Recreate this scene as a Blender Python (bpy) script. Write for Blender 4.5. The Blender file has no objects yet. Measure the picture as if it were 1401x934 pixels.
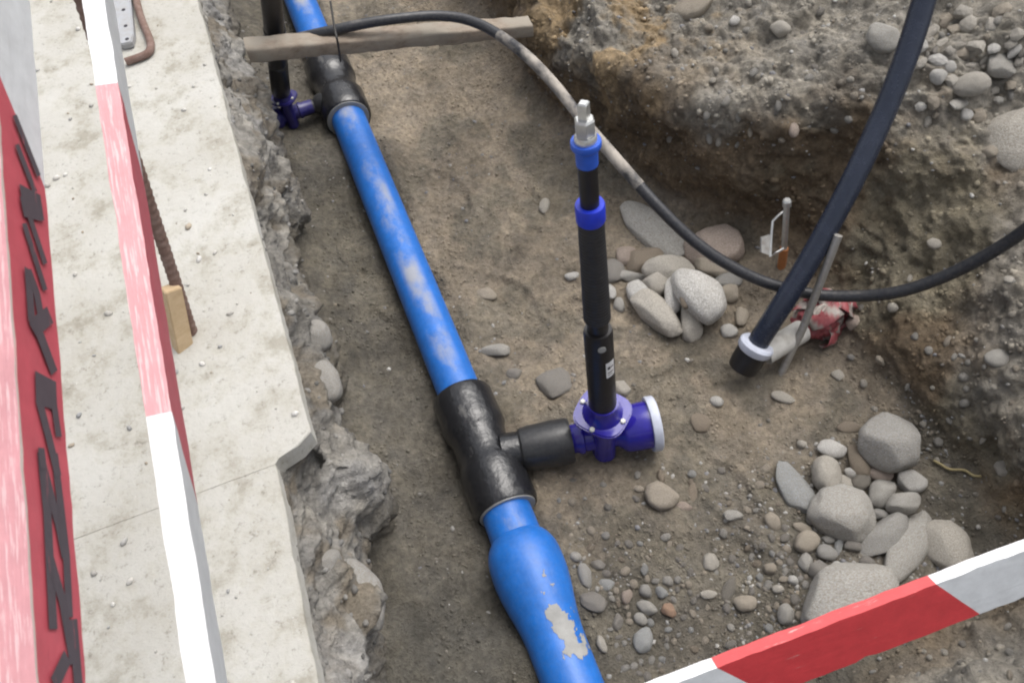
import bpy, bmesh, math, random
import numpy as np
from mathutils import Vector, Matrix, noise as mnoise
from mathutils.bvhtree import BVHTree

random.seed(5)
rng = np.random.default_rng(7)
scene = bpy.context.scene
COL = scene.collection

# ------------------------------------------------------------------ camera
F_PX, CX, CY = 1200.0, 700.5, 467.0            # focal length and centre in photograph pixels
CAM_Z = 2.25                                   # metres above the trench floor
def _n(v): return v / np.linalg.norm(v)
_vy = np.array([-90 - CX, -1230 - CY, F_PX])   # vanishing point of the blue pipe
_dx = 120.0
_vd = np.array([_dx, -(F_PX * F_PX + _vy[0] * _dx) / _vy[1], F_PX])
EY = _n(_vy); EZ = -_n(_vd); EX = np.cross(EY, EZ)
cam_d = bpy.data.cameras.new('camera'); cam = bpy.data.objects.new('camera', cam_d); COL.objects.link(cam)
cam_d.sensor_width = 36.0; cam_d.lens = F_PX / 1401 * 36.0
cam_d.clip_start = 0.02; cam_d.clip_end = 2000
_m = Matrix(((EX[0], -EX[1], -EX[2], 0), (EY[0], -EY[1], -EY[2], 0), (EZ[0], -EZ[1], -EZ[2], CAM_Z), (0, 0, 0, 1)))
cam.matrix_world = _m
scene.camera = cam
cam_d.dof.use_dof = True; cam_d.dof.focus_distance = 2.3; cam_d.dof.aperture_fstop = 9.0

# ------------------------------------------------------------------ sky, sun, exposure
SUN_EL, SUN_AZ = math.radians(62), math.radians(60)     # azimuth clockwise from +Y
world = bpy.data.worlds.new('World'); scene.world = world; world.use_nodes = True
wn, wl = world.node_tree.nodes, world.node_tree.links
sky = wn.new('ShaderNodeTexSky'); sky.sky_type = 'NISHITA'; sky.sun_disc = False
sky.sun_elevation = SUN_EL; sky.sun_rotation = SUN_AZ
sky.air_density = 1.0; sky.dust_density = 6.0; sky.ozone_density = 1.0
hs = wn.new('ShaderNodeHueSaturation'); hs.inputs['Saturation'].default_value = 0.28
bg = wn['Background']; bg.inputs['Strength'].default_value = 0.15
wl.new(sky.outputs[0], hs.inputs['Color']); wl.new(hs.outputs[0], bg.inputs['Color'])
sd = bpy.data.lights.new('sun', 'SUN'); sd.energy = 0.8; sd.angle = math.radians(50); sd.color = (1, 0.965, 0.92)
sun = bpy.data.objects.new('sun', sd); COL.objects.link(sun)
_sdir = Vector((math.sin(SUN_AZ) * math.cos(SUN_EL), math.cos(SUN_AZ) * math.cos(SUN_EL), math.sin(SUN_EL)))
sun.rotation_euler = (-_sdir).to_track_quat('-Z', 'Y').to_euler(); sun.location = (2, 2, 6)
scene.view_settings.view_transform = 'Standard'; scene.view_settings.look = 'None'
scene.view_settings.gamma = 1.0; scene.view_settings.exposure = 0.55
scene.render.engine = 'CYCLES'; scene.cycles.use_denoising = True
scene.cycles.max_bounces = 8; scene.cycles.filter_width = 2.1

# ------------------------------------------------------------------ helpers
def ray(px, py):
    d = np.array([(px - CX) / F_PX, (py - CY) / F_PX, 1.0])
    return Vector((d @ EX, d @ EY, d @ EZ))
def at(px, py, z):                      # point at height z seen in that direction
    w = ray(px, py)
    return Vector((0, 0, CAM_Z)) + w * ((z - CAM_Z) / w.z)
def at_depth(px, py, t):
    return Vector((0, 0, CAM_Z)) + ray(px, py) * t

def lerp(a, b, t): return a + (b - a) * t
def sstep(a, b, x):
    t = np.clip((x - a) / (b - a), 0, 1); return t * t * (3 - 2 * t)

def _hash(ix, iy, iz, seed):
    h = (ix * 374761393 + iy * 668265263 + iz * 2147483647 + seed * 974711) & 0xffffffff
    h = ((h ^ (h >> 13)) * 1274126177) & 0xffffffff
    h = ((h ^ (h >> 16)) * 2246822519) & 0xffffffff
    return ((h ^ (h >> 15)) & 0xffffff) / float(0x1000000)
def vnoise(P, s, seed=0):               # value noise, -1..1
    Q = P / s; I = np.floor(Q).astype(np.int64); T = Q - I; T = T * T * T * (T * (T * 6 - 15) + 10)
    r = 0
    for dx in (0, 1):
        wx = T[:, 0] if dx else 1 - T[:, 0]
        for dy in (0, 1):
            wy = T[:, 1] if dy else 1 - T[:, 1]
            for dz in (0, 1):
                wz = T[:, 2] if dz else 1 - T[:, 2]
                r = r + wx * wy * wz * _hash(I[:, 0] + dx, I[:, 1] + dy, I[:, 2] + dz, seed)
    return r * 2 - 1
def fbm(P, s, o=4, g=0.5, seed=0):
    r = 0; a = 1
    for k in range(o):
        r = r + a * vnoise(P, s, seed + k * 17); s *= 0.47; a *= g
    return r
def worley(P, s, seed=0):               # distance to the nearest feature point (in cells)
    Q = P / s; I = np.floor(Q).astype(np.int64); best = np.full(len(P), 9.0)
    for dx in (-1, 0, 1):
        for dy in (-1, 0, 1):
            for dz in (-1, 0, 1):
                J = I + [dx, dy, dz]
                d = 0
                for k in range(3):
                    d = d + (J[:, k] + _hash(J[:, 0], J[:, 1], J[:, 2], seed + 31 * k) - Q[:, k]) ** 2
                best = np.minimum(best, d)
    return np.sqrt(best)

def new_obj(name, me, mat=None, parent=None):
    o = bpy.data.objects.new(name, me); COL.objects.link(o)
    if mat: me.materials.append(mat)
    if parent: o.parent = parent
    return o
def tag(o, label, cat, group=None):
    o['label'] = label; o['category'] = cat
    if group: o['group'] = group
    return o
def structure(o): o['kind'] = 'structure'; return o
def thing(name, label, cat, loc=(0, 0, 0), group=None):
    o = bpy.data.objects.new(name, None); COL.objects.link(o); o.location = loc; o.empty_display_size = 0.05
    return tag(o, label, cat, group)
def local(o, parent):                   # vertices were written in world space: keep them there under a moved parent
    o.parent = parent
    m = Matrix.Translation(-Vector(parent.location))
    o.data.transform(m)
    return o
def finish(me, angle=35, smooth=True):
    me.update()
    if smooth:
        me.polygons.foreach_set('use_smooth', [True] * len(me.polygons))
        me.set_sharp_from_angle(angle=math.radians(angle))
def frame_of(ax):
    ax = Vector(ax).normalized()
    u = ax.orthogonal().normalized()
    if abs(ax.z) < 0.9: u = (Vector((0, 0, 1)) - ax * ax.z).normalized()
    return ax, u, ax.cross(u)
def lathe_mesh(name, p0, axis, prof, n=32, caps=True, sq=None):
    ax, u, v = frame_of(axis); p0 = Vector(p0); V = []; Fc = []
    for t, r in prof:
        for k in range(n):
            a = 2 * math.pi * (k + 0.5) / n
            V.append(p0 + ax * t + (u * math.cos(a) + v * math.sin(a)) * r)
    for i in range(len(prof) - 1):
        for k in range(n):
            k2 = (k + 1) % n
            Fc.append((i * n + k, i * n + k2, (i + 1) * n + k2, (i + 1) * n + k))
    if caps:
        Fc.append(tuple(range(n - 1, -1, -1))); b = (len(prof) - 1) * n; Fc.append(tuple(range(b, b + n)))
    me = bpy.data.meshes.new(name); me.from_pydata(V, [], Fc)
    bm = bmesh.new(); bm.from_mesh(me); bmesh.ops.recalc_face_normals(bm, faces=bm.faces); bm.to_mesh(me); bm.free()
    finish(me); return me
def lathe(name, p0, axis, prof, mat, parent=None, n=32, caps=True):
    o = new_obj(name, lathe_mesh(name, p0, axis, prof, n, caps), mat)
    if parent: local(o, parent)
    return o
def catmull(P, m=10):
    P = [Vector(p) for p in P]; P = [P[0] * 2 - P[1]] + P + [P[-1] * 2 - P[-2]]; R = []
    for i in range(1, len(P) - 2):
        for k in range(m):
            t = k / m; a, b, c, d = P[i - 1:i + 3]
            R.append(0.5 * ((2 * b) + (c - a) * t + (2 * a - 5 * b + 4 * c - d) * t * t + (3 * b - a - 3 * c + d) * t ** 3))
    R.append(P[-2]); return R
def tube_mesh(name, pts, rad, n=14, flat=1.0):
    V = []; Fc = []; N = len(pts); u = None
    for i, p in enumerate(pts):
        t = (pts[min(i + 1, N - 1)] - pts[max(i - 1, 0)]).normalized()
        if u is None: u = t.orthogonal().normalized()
        u = (u - t * u.dot(t)).normalized(); v = t.cross(u)
        r = rad(i / (N - 1)) if callable(rad) else rad
        for k in range(n):
            a = 2 * math.pi * k / n
            V.append(p + u * (math.cos(a) * r) + v * (math.sin(a) * r * flat))
    for i in range(N - 1):
        for k in range(n):
            k2 = (k + 1) % n; Fc.append((i * n + k, i * n + k2, (i + 1) * n + k2, (i + 1) * n + k))
    Fc.append(tuple(range(n - 1, -1, -1))); Fc.append(tuple(range((N - 1) * n, N * n)))
    me = bpy.data.meshes.new(name); me.from_pydata(V, [], Fc); finish(me, 50); return me
def tube(name, pts, rad, mat, parent=None, n=14, flat=1.0):
    o = new_obj(name, tube_mesh(name, [Vector(p) for p in pts], rad, n, flat), mat)
    if parent: local(o, parent)
    return o
def grid_mesh(name, V, nu, nv, col=None):      # V: (nu*nv,3), quads
    idx = np.arange(nu * nv).reshape(nu, nv)
    q = np.stack([idx[:-1, :-1], idx[1:, :-1], idx[1:, 1:], idx[:-1, 1:]], -1).reshape(-1, 4)
    return quad_mesh(name, V, q, col)
def quad_mesh(name, V, q, col=None, k=4):
    me = bpy.data.meshes.new(name); me.vertices.add(len(V)); me.vertices.foreach_set('co', V.astype(np.float32).ravel())
    me.loops.add(q.size); me.loops.foreach_set('vertex_index', q.astype(np.int32).ravel())
    me.polygons.add(len(q)); me.polygons.foreach_set('loop_start', np.arange(0, q.size, k, dtype=np.int32))
    me.polygons.foreach_set('loop_total', np.full(len(q), k, dtype=np.int32))
    me.update(calc_edges=True); me.polygons.foreach_set('use_smooth', [True] * len(q))
    if col is not None:
        a = me.color_attributes.new('Col', 'FLOAT_COLOR', 'POINT')
        a.data.foreach_set('color', np.concatenate([col, np.ones((len(col), 1))], 1).astype(np.float32).ravel())
    me.validate(); return me
def grid_normals(V, nu, nv):
    G = V.reshape(nu, nv, 3); du = np.gradient(G, axis=0); dv = np.gradient(G, axis=1)
    n = np.cross(du, dv).reshape(-1, 3); return n / (np.linalg.norm(n, axis=1, keepdims=True) + 1e-9)

# ------------------------------------------------------------------ materials
def mat_new(name):
    m = bpy.data.materials.new(name); m.use_nodes = True
    return m, m.node_tree.nodes, m.node_tree.links, m.node_tree.nodes['Principled BSDF']
def nz(nt, lk, scale, detail=5, rough=0.6, coord=None):
    t = nt.new('ShaderNodeTexNoise'); t.inputs['Scale'].default_value = scale
    t.inputs['Detail'].default_value = detail; t.inputs['Roughness'].default_value = rough
    if coord is not None: lk.new(coord, t.inputs['Vector'])
    return t
def ramp(nt, lk, src, stops):
    r = nt.new('ShaderNodeValToRGB'); e = r.color_ramp.elements
    while len(e) < len(stops): e.new(0.5)
    for k, (p, c) in enumerate(stops):
        e[k].position = p; e[k].color = (*c, 1) if len(c) == 3 else c
    lk.new(src, r.inputs[0]); return r
def mix(nt, lk, f, a, b, mode='MIX'):
    m = nt.new('ShaderNodeMix'); m.data_type = 'RGBA'; m.blend_type = mode
    for s, v in ((0, f), (6, a), (7, b)):
        if isinstance(v, (int, float)): m.inputs[s].default_value = v
        elif isinstance(v, tuple): m.inputs[s].default_value = (*v, 1)
        else: lk.new(v, m.inputs[s])
    return m.outputs[2]
def bump(nt, lk, b, src, dist, strength=1.0, prev=None):
    n = nt.new('ShaderNodeBump'); n.inputs['Distance'].default_value = dist; n.inputs['Strength'].default_value = strength
    lk.new(src, n.inputs['Height'])
    if prev is not None: lk.new(prev, n.inputs['Normal'])
    if b is not None: lk.new(n.outputs[0], b.inputs['Normal'])
    return n.outputs[0]
def objco(nt):
    return nt.new('ShaderNodeTexCoord').outputs['Object']

def vcol_mat(name, rough=0.85, fine=(90, 0.004), finer=(340, 0.0015), var=0.35, spec=0.3):
    m, nt, lk, b = mat_new(name)
    a = nt.new('ShaderNodeVertexColor'); a.layer_name = 'Col'; co = objco(nt)
    n1 = nz(nt, lk, fine[0], 6, 0.65, co); n2 = nz(nt, lk, finer[0], 4, 0.6, co); n0 = nz(nt, lk, 14, 5, 0.6, co)
    g = ramp(nt, lk, n1.outputs[0], [(0.28, (1 - var,) * 3), (0.72, (1 + var * 0.9,) * 3)])
    g0 = ramp(nt, lk, n0.outputs[0], [(0.3, (0.86, 0.87, 0.9)), (0.7, (1.12, 1.1, 1.06))])
    c = mix(nt, lk, 1.0, a.outputs[0], g.outputs[0], 'MULTIPLY'); c = mix(nt, lk, 1.0, c, g0.outputs[0], 'MULTIPLY')
    lk.new(c, b.inputs['Base Color'])
    r = ramp(nt, lk, n0.outputs[0], [(0.3, (rough - 0.15,) * 3), (0.7, (min(1, rough + 0.1),) * 3)])
    lk.new(r.outputs[0], b.inputs['Roughness']); b.inputs['Specular IOR Level'].default_value = spec
    p = bump(nt, lk, None, n1.outputs[0], fine[1]); bump(nt, lk, b, n2.outputs[0], finer[1], 1.0, p)
    return m
M_SOIL = vcol_mat('soil', 0.86, (60, 0.012), (210, 0.005), 0.38)
M_GRAVEL = vcol_mat('gravel', 0.75, (120, 0.002), (400, 0.0008), 0.25)

def concrete_mat():
    m, nt, lk, b = mat_new('slab_concrete'); co = objco(nt)
    n0 = nz(nt, lk, 2.2, 6, 0.62, co); n1 = nz(nt, lk, 11, 7, 0.7, co); n2 = nz(nt, lk, 70, 6, 0.7, co); n3 = nz(nt, lk, 300, 3, 0.6, co)
    c = ramp(nt, lk, n0.outputs[0], [(0.3, (0.40, 0.385, 0.345)), (0.55, (0.465, 0.455, 0.42)), (0.75, (0.52, 0.515, 0.49))])
    d = ramp(nt, lk, n1.outputs[0], [(0.34, (0.62, 0.59, 0.52)), (0.47, (0.94, 0.93, 0.90)), (0.54, (1, 1, 1))])
    e = ramp(nt, lk, n2.outputs[0], [(0.30, (0.55, 0.53, 0.5)), (0.42, (1, 1, 1)), (0.75, (1.06, 1.06, 1.06))])
    x = mix(nt, lk, 0.8, c.outputs[0], d.outputs[0], 'MULTIPLY'); x = mix(nt, lk, 0.85, x, e.outputs[0], 'MULTIPLY')
    lk.new(x, b.inputs['Base Color']); b.inputs['Roughness'].default_value = 0.9; b.inputs['Specular IOR Level'].default_value = 0.25
    p = bump(nt, lk, None, n1.outputs[0], 0.006, 0.6); p = bump(nt, lk, None, n2.outputs[0], 0.004, 0.7, p); bump(nt, lk, b, n3.outputs[0], 0.001, 0.6, p)
    return m
M_SLAB = concrete_mat()
M_FOOT = vcol_mat('rough_concrete', 0.8, (42, 0.014), (170, 0.006), 0.5, 0.3)

def paint_mat(name, c, wear, chip, rough=0.5, st=(5, 45, 45)):   # paint along a board (local x); chip = bare or second colour showing through
    m, nt, lk, b = mat_new(name); co = objco(nt); mp = nt.new('ShaderNodeMapping'); lk.new(co, mp.inputs[0]); mp.inputs['Scale'].default_value = st
    n1 = nz(nt, lk, 2.2, 6, 0.65, mp.outputs[0]); n2 = nz(nt, lk, 22, 6, 0.68, co)
    g = ramp(nt, lk, n2.outputs[0], [(0.3, tuple(x * 0.86 for x in c)), (0.7, tuple(min(1, x * 1.08) for x in c))])
    k = ramp(nt, lk, n1.outputs[0], [(0.70 - 0.3 * wear, (0, 0, 0)), (0.76 - 0.3 * wear, (1, 1, 1))])
    lk.new(mix(nt, lk, k.outputs[0], g.outputs[0], chip), b.inputs['Base Color']); b.inputs['Roughness'].default_value = rough
    p = bump(nt, lk, None, n1.outputs[0], 0.0012, 0.7); bump(nt, lk, b, n2.outputs[0], 0.0012, 0.6, p); return m
def plastic(name, c, rough=0.4, dirt=None, dirt_amt=0.5, bumpd=0.0008, spec=0.5, top=True, scale=9, filmy=0.16):
    """coloured plastic or paint; dirt = colour of dried mud lying on upward faces"""
    m, nt, lk, b = mat_new(name); co = objco(nt)
    n1 = nz(nt, lk, 30, 5, 0.6, co)
    g = ramp(nt, lk, n1.outputs[0], [(0.3, tuple(x * 0.85 for x in c)), (0.7, tuple(min(1, x * 1.12) for x in c))])
    col = g.outputs[0]; rg = None
    if dirt:
        mp = nt.new('ShaderNodeMapping'); lk.new(co, mp.inputs[0]); mp.inputs['Scale'].default_value = (1.0, 0.55, 1.0)
        n2 = nz(nt, lk, scale, 7, 0.62, mp.outputs[0])
        k = ramp(nt, lk, n2.outputs[0], [(0.66 - dirt_amt * 0.28, (0, 0, 0)), (0.80 - dirt_amt * 0.20, (0.85, 0.85, 0.85))])
        f = k.outputs[0]
        if top:
            ge = nt.new('ShaderNodeNewGeometry'); sx = nt.new('ShaderNodeSeparateXYZ'); lk.new(ge.outputs['Normal'], sx.inputs[0])
            up = ramp(nt, lk, sx.outputs[2], [(0.80, (0, 0, 0)), (0.99, (1, 1, 1))])
            mm = nt.new('ShaderNodeMath'); mm.operation = 'MULTIPLY'; lk.new(k.outputs[0], mm.inputs[0]); lk.new(up.outputs[0], mm.inputs[1]); f = mm.outputs[0]
        n4 = nz(nt, lk, 130, 4, 0.6, co)
        film = ramp(nt, lk, n4.outputs[0], [(0.35, (0, 0, 0)), (0.75, (filmy,) * 3)])
        col = mix(nt, lk, film.outputs[0], col, dirt)
        col = mix(nt, lk, f, col, dirt)
        rr = ramp(nt, lk, f, [(0, (rough,) * 3), (1, (0.9,) * 3)]); lk.new(rr.outputs[0], b.inputs['Roughness'])
    else:
        rr = ramp(nt, lk, n1.outputs[0], [(0.3, (rough * 0.8,) * 3), (0.7, (min(1, rough * 1.25),) * 3)]); lk.new(rr.outputs[0], b.inputs['Roughness'])
    lk.new(col, b.inputs['Base Color']); b.inputs['Specular IOR Level'].default_value = spec
    n3 = nz(nt, lk, 60, 3, 0.5, co); bump(nt, lk, b, n3.outputs[0], bumpd, 0.7)
    return m
MUD = (0.33, 0.33, 0.325)
M_BLUE = plastic('blue_pipe', (0.008, 0.128, 0.48), 0.45, MUD, 0.58, 0.0012, 0.5, True, 9, 0.08)
M_BLUE2 = plastic('blue_epoxy', (0.008, 0.132, 0.49), 0.40, MUD, 0.34, 0.0008, 0.5, True, 9, 0.08)
M_BLACK = plastic('black_polyethylene', (0.013, 0.0135, 0.016), 0.25, (0.16, 0.155, 0.145), 0.2, 0.003, 0.6, True, 22, 0.03)
M_COUPLER = plastic('grey_black_plastic', (0.018, 0.019, 0.022), 0.36, (0.15, 0.145, 0.135), 0.25)
M_STEM = plastic('black_stem', (0.012, 0.011, 0.012), 0.38)
M_RIB = plastic('ribbed_black', (0.020, 0.020, 0.022), 0.55)
M_HOSE = plastic('black_hose', (0.018, 0.020, 0.026), 0.40, (0.22, 0.20, 0.175), 0.25)
M_MUDHOSE = plastic('muddy_hose', (0.018, 0.020, 0.026), 0.45, (0.42, 0.38, 0.33), 1.0, 0.0015, 0.4, False, 14)
M_BIGHOSE = plastic('navy_black_pipe', (0.020, 0.026, 0.044), 0.25)
M_VIOLET = plastic('violet_blue_epoxy', (0.024, 0.018, 0.26), 0.15, None, 0, 0.0006, 0.6)
M_VIOLET2 = plastic('dirty_violet_epoxy', (0.016, 0.013, 0.12), 0.35, (0.10, 0.09, 0.08), 0.5)
M_COLLAR = plastic('blue_collar', (0.012, 0.035, 0.52), 0.42)
M_CAPBLUE = plastic('blue_cap', (0.018, 0.09, 0.50), 0.42)
M_WHITE = plastic('white_plastic', (0.50, 0.53, 0.62), 0.45)
M_WHITEPIPE = plastic('dusty_white_pipe', (0.50, 0.49, 0.46), 0.6, (0.28, 0.25, 0.21), 0.6, 0.001, 0.4, False, 16)
M_RIM = plastic('grey_rim', (0.30, 0.30, 0.29), 0.5)
M_ORANGE = plastic('orange_wood', (0.42, 0.17, 0.06), 0.7)
M_INK = plastic('dark_paint', (0.030, 0.027, 0.033), 0.75)
M_LETTER = paint_mat('worn_ink', (0.066, 0.054, 0.066), 0.26, (0.32, 0.08, 0.10), 0.7)
M_STICK = plastic('white_sticker', (0.72, 0.72, 0.72), 0.5)
M_TWIG = plastic('pale_root', (0.30, 0.25, 0.13), 0.8)
M_WIRE = plastic('dark_wire', (0.03, 0.028, 0.026), 0.6)

def metal(name, c, rough, bumpd=0.001, metallic=1.0, dirt=(0.2, 0.18, 0.15)):
    m, nt, lk, b = mat_new(name); co = objco(nt); n1 = nz(nt, lk, 45, 6, 0.65, co); n2 = nz(nt, lk, 180, 3, 0.6, co)
    k = ramp(nt, lk, n1.outputs[0], [(0.42, (0, 0, 0)), (0.7, (1, 1, 1))])
    lk.new(mix(nt, lk, k.outputs[0], c, dirt), b.inputs['Base Color'])
    kk = ramp(nt, lk, k.outputs[0], [(0, (metallic,) * 3), (1, (metallic * 0.3,) * 3)]); lk.new(kk.outputs[0], b.inputs['Metallic'])
    b.inputs['Roughness'].default_value = rough; bump(nt, lk, b, n2.outputs[0], bumpd); return m
M_GALV = metal('galvanised_steel', (0.62, 0.63, 0.62), 0.38, 0.0005, 0.9, (0.45, 0.45, 0.44))
M_STEEL = metal('dirty_steel', (0.42, 0.41, 0.39), 0.5, 0.001, 0.7, (0.26, 0.24, 0.21))
M_RUST = metal('rusty_steel', (0.17, 0.105, 0.085), 0.8, 0.0015, 0.25, (0.24, 0.17, 0.145))
M_PLATE = metal('grey_perforated_steel', (0.40, 0.41, 0.43), 0.6, 0.0008, 0.4, (0.34, 0.33, 0.32))
M_BOLT = plastic('pale_bolt', (0.62, 0.62, 0.56), 0.3)

def wood_mat(name, a, bcol, mud=None, stretch=(3, 30, 30)):
    m, nt, lk, b = mat_new(name); co = objco(nt); mp = nt.new('ShaderNodeMapping'); lk.new(co, mp.inputs[0]); mp.inputs['Scale'].default_value = stretch
    n1 = nz(nt, lk, 2.0, 7, 0.65, mp.outputs[0]); n2 = nz(nt, lk, 9, 6, 0.65, co)
    c = ramp(nt, lk, n1.outputs[0], [(0.3, a), (0.7, bcol)]).outputs[0]
    if mud:
        k = ramp(nt, lk, n2.outputs[0], [(0.42, (0, 0, 0)), (0.6, (1, 1, 1))]); c = mix(nt, lk, k.outputs[0], c, mud)
    lk.new(c, b.inputs['Base Color']); b.inputs['Roughness'].default_value = 0.85
    p = bump(nt, lk, None, n1.outputs[0], 0.002); bump(nt, lk, b, n2.outputs[0], 0.006, 0.6, p); return m
M_WOOD = wood_mat('fresh_wood', (0.46, 0.33, 0.19), (0.58, 0.44, 0.28))
M_OLDWOOD = wood_mat('old_muddy_wood', (0.17, 0.13, 0.095), (0.30, 0.25, 0.20), (0.265, 0.235, 0.192), (14, 30, 30))

M_RED = paint_mat('red_paint', (0.52, 0.042, 0.050), 0.17, (0.50, 0.30, 0.28))
M_REDOLD = paint_mat('dull_red_paint', (0.46, 0.080, 0.105), 0.14, (0.46, 0.20, 0.20))
M_CHAMFER = paint_mat('bare_edge', (0.52, 0.46, 0.42), 0.4, (0.62, 0.40, 0.38))
M_REDLIP = paint_mat('bright_red_paint', (0.60, 0.085, 0.09), 0.28, (0.66, 0.40, 0.38))
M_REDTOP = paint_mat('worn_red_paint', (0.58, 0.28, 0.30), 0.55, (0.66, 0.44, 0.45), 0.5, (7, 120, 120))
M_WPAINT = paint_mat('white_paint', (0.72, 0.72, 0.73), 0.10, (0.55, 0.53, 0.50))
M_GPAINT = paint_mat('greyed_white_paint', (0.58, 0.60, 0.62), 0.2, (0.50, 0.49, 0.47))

def stone_mat():
    m, nt, lk, b = mat_new('stone'); oi = nt.new('ShaderNodeObjectInfo'); co = objco(nt)
    v = nt.new('ShaderNodeVectorMath'); v.operation = 'ADD'; lk.new(co, v.inputs[0])
    w = nt.new('ShaderNodeVectorMath'); w.operation = 'SCALE'; lk.new(oi.outputs['Location'], w.inputs[0]); w.inputs[3].default_value = 7.0; lk.new(w.outputs[0], v.inputs[1])
    n1 = nz(nt, lk, 16, 6, 0.62, v.outputs[0]); n2 = nz(nt, lk, 110, 5, 0.65, v.outputs[0])
    g = ramp(nt, lk, n1.outputs[0], [(0.28, (0.72, 0.71, 0.68)), (0.5, (1, 1, 1)), (0.75, (1.16, 1.15, 1.13))])
    h = ramp(nt, lk, n2.outputs[0], [(0.3, (0.80, 0.80, 0.80)), (0.7, (1.12, 1.12, 1.12))])
    c = mix(nt, lk, 1.0, oi.outputs['Color'], g.outputs[0], 'MULTIPLY'); c = mix(nt, lk, 1.0, c, h.outputs[0], 'MULTIPLY')
    n3 = nz(nt, lk, 26, 6, 0.66, v.outputs[0]); dk = ramp(nt, lk, n3.outputs[0], [(0.40, (0, 0, 0)), (0.62, (0.72, 0.72, 0.72))])
    c = mix(nt, lk, dk.outputs[0], c, (0.27, 0.235, 0.185))
    lk.new(c, b.inputs['Base Color']); b.inputs['Roughness'].default_value = 0.8; b.inputs['Specular IOR Level'].default_value = 0.3
    p = bump(nt, lk, None, n1.outputs[0], 0.012, 0.6); bump(nt, lk, b, n2.outputs[0], 0.002, 0.8, p); return m
M_STONE = stone_mat()

# ------------------------------------------------------------------ the setting: trench terrain
def P1(pairs): a = np.array(pairs, float); return lambda y: np.interp(y, a[:, 0], a[:, 1])
XF = P1([(-0.7, 0.9), (0.05, 0.98), (0.25, 1.26), (0.57, 1.33), (0.9, 1.26), (1.2, 1.29), (1.4, 1.25), (1.55, 1.15), (1.9, 0.97), (2.3, 0.85), (2.7, 0.82), (4.6, 0.84)])
XW = P1([(-0.7, 1.1), (0.05, 1.2), (0.25, 1.36), (0.57, 1.41), (0.9, 1.55), (1.2, 1.62), (1.4, 1.46), (1.55, 1.22), (1.9, 1.00), (2.3, 0.88), (2.7, 0.88), (4.6, 0.92)])
ZW = P1([(-0.7, 0.3), (0.3, 0.30), (0.57, 0.34), (0.9, 0.36), (1.2, 0.40), (1.5, 0.45), (1.9, 0.42), (2.3, 0.36), (2.7, 0.34), (4.6, 0.4)])
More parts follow.
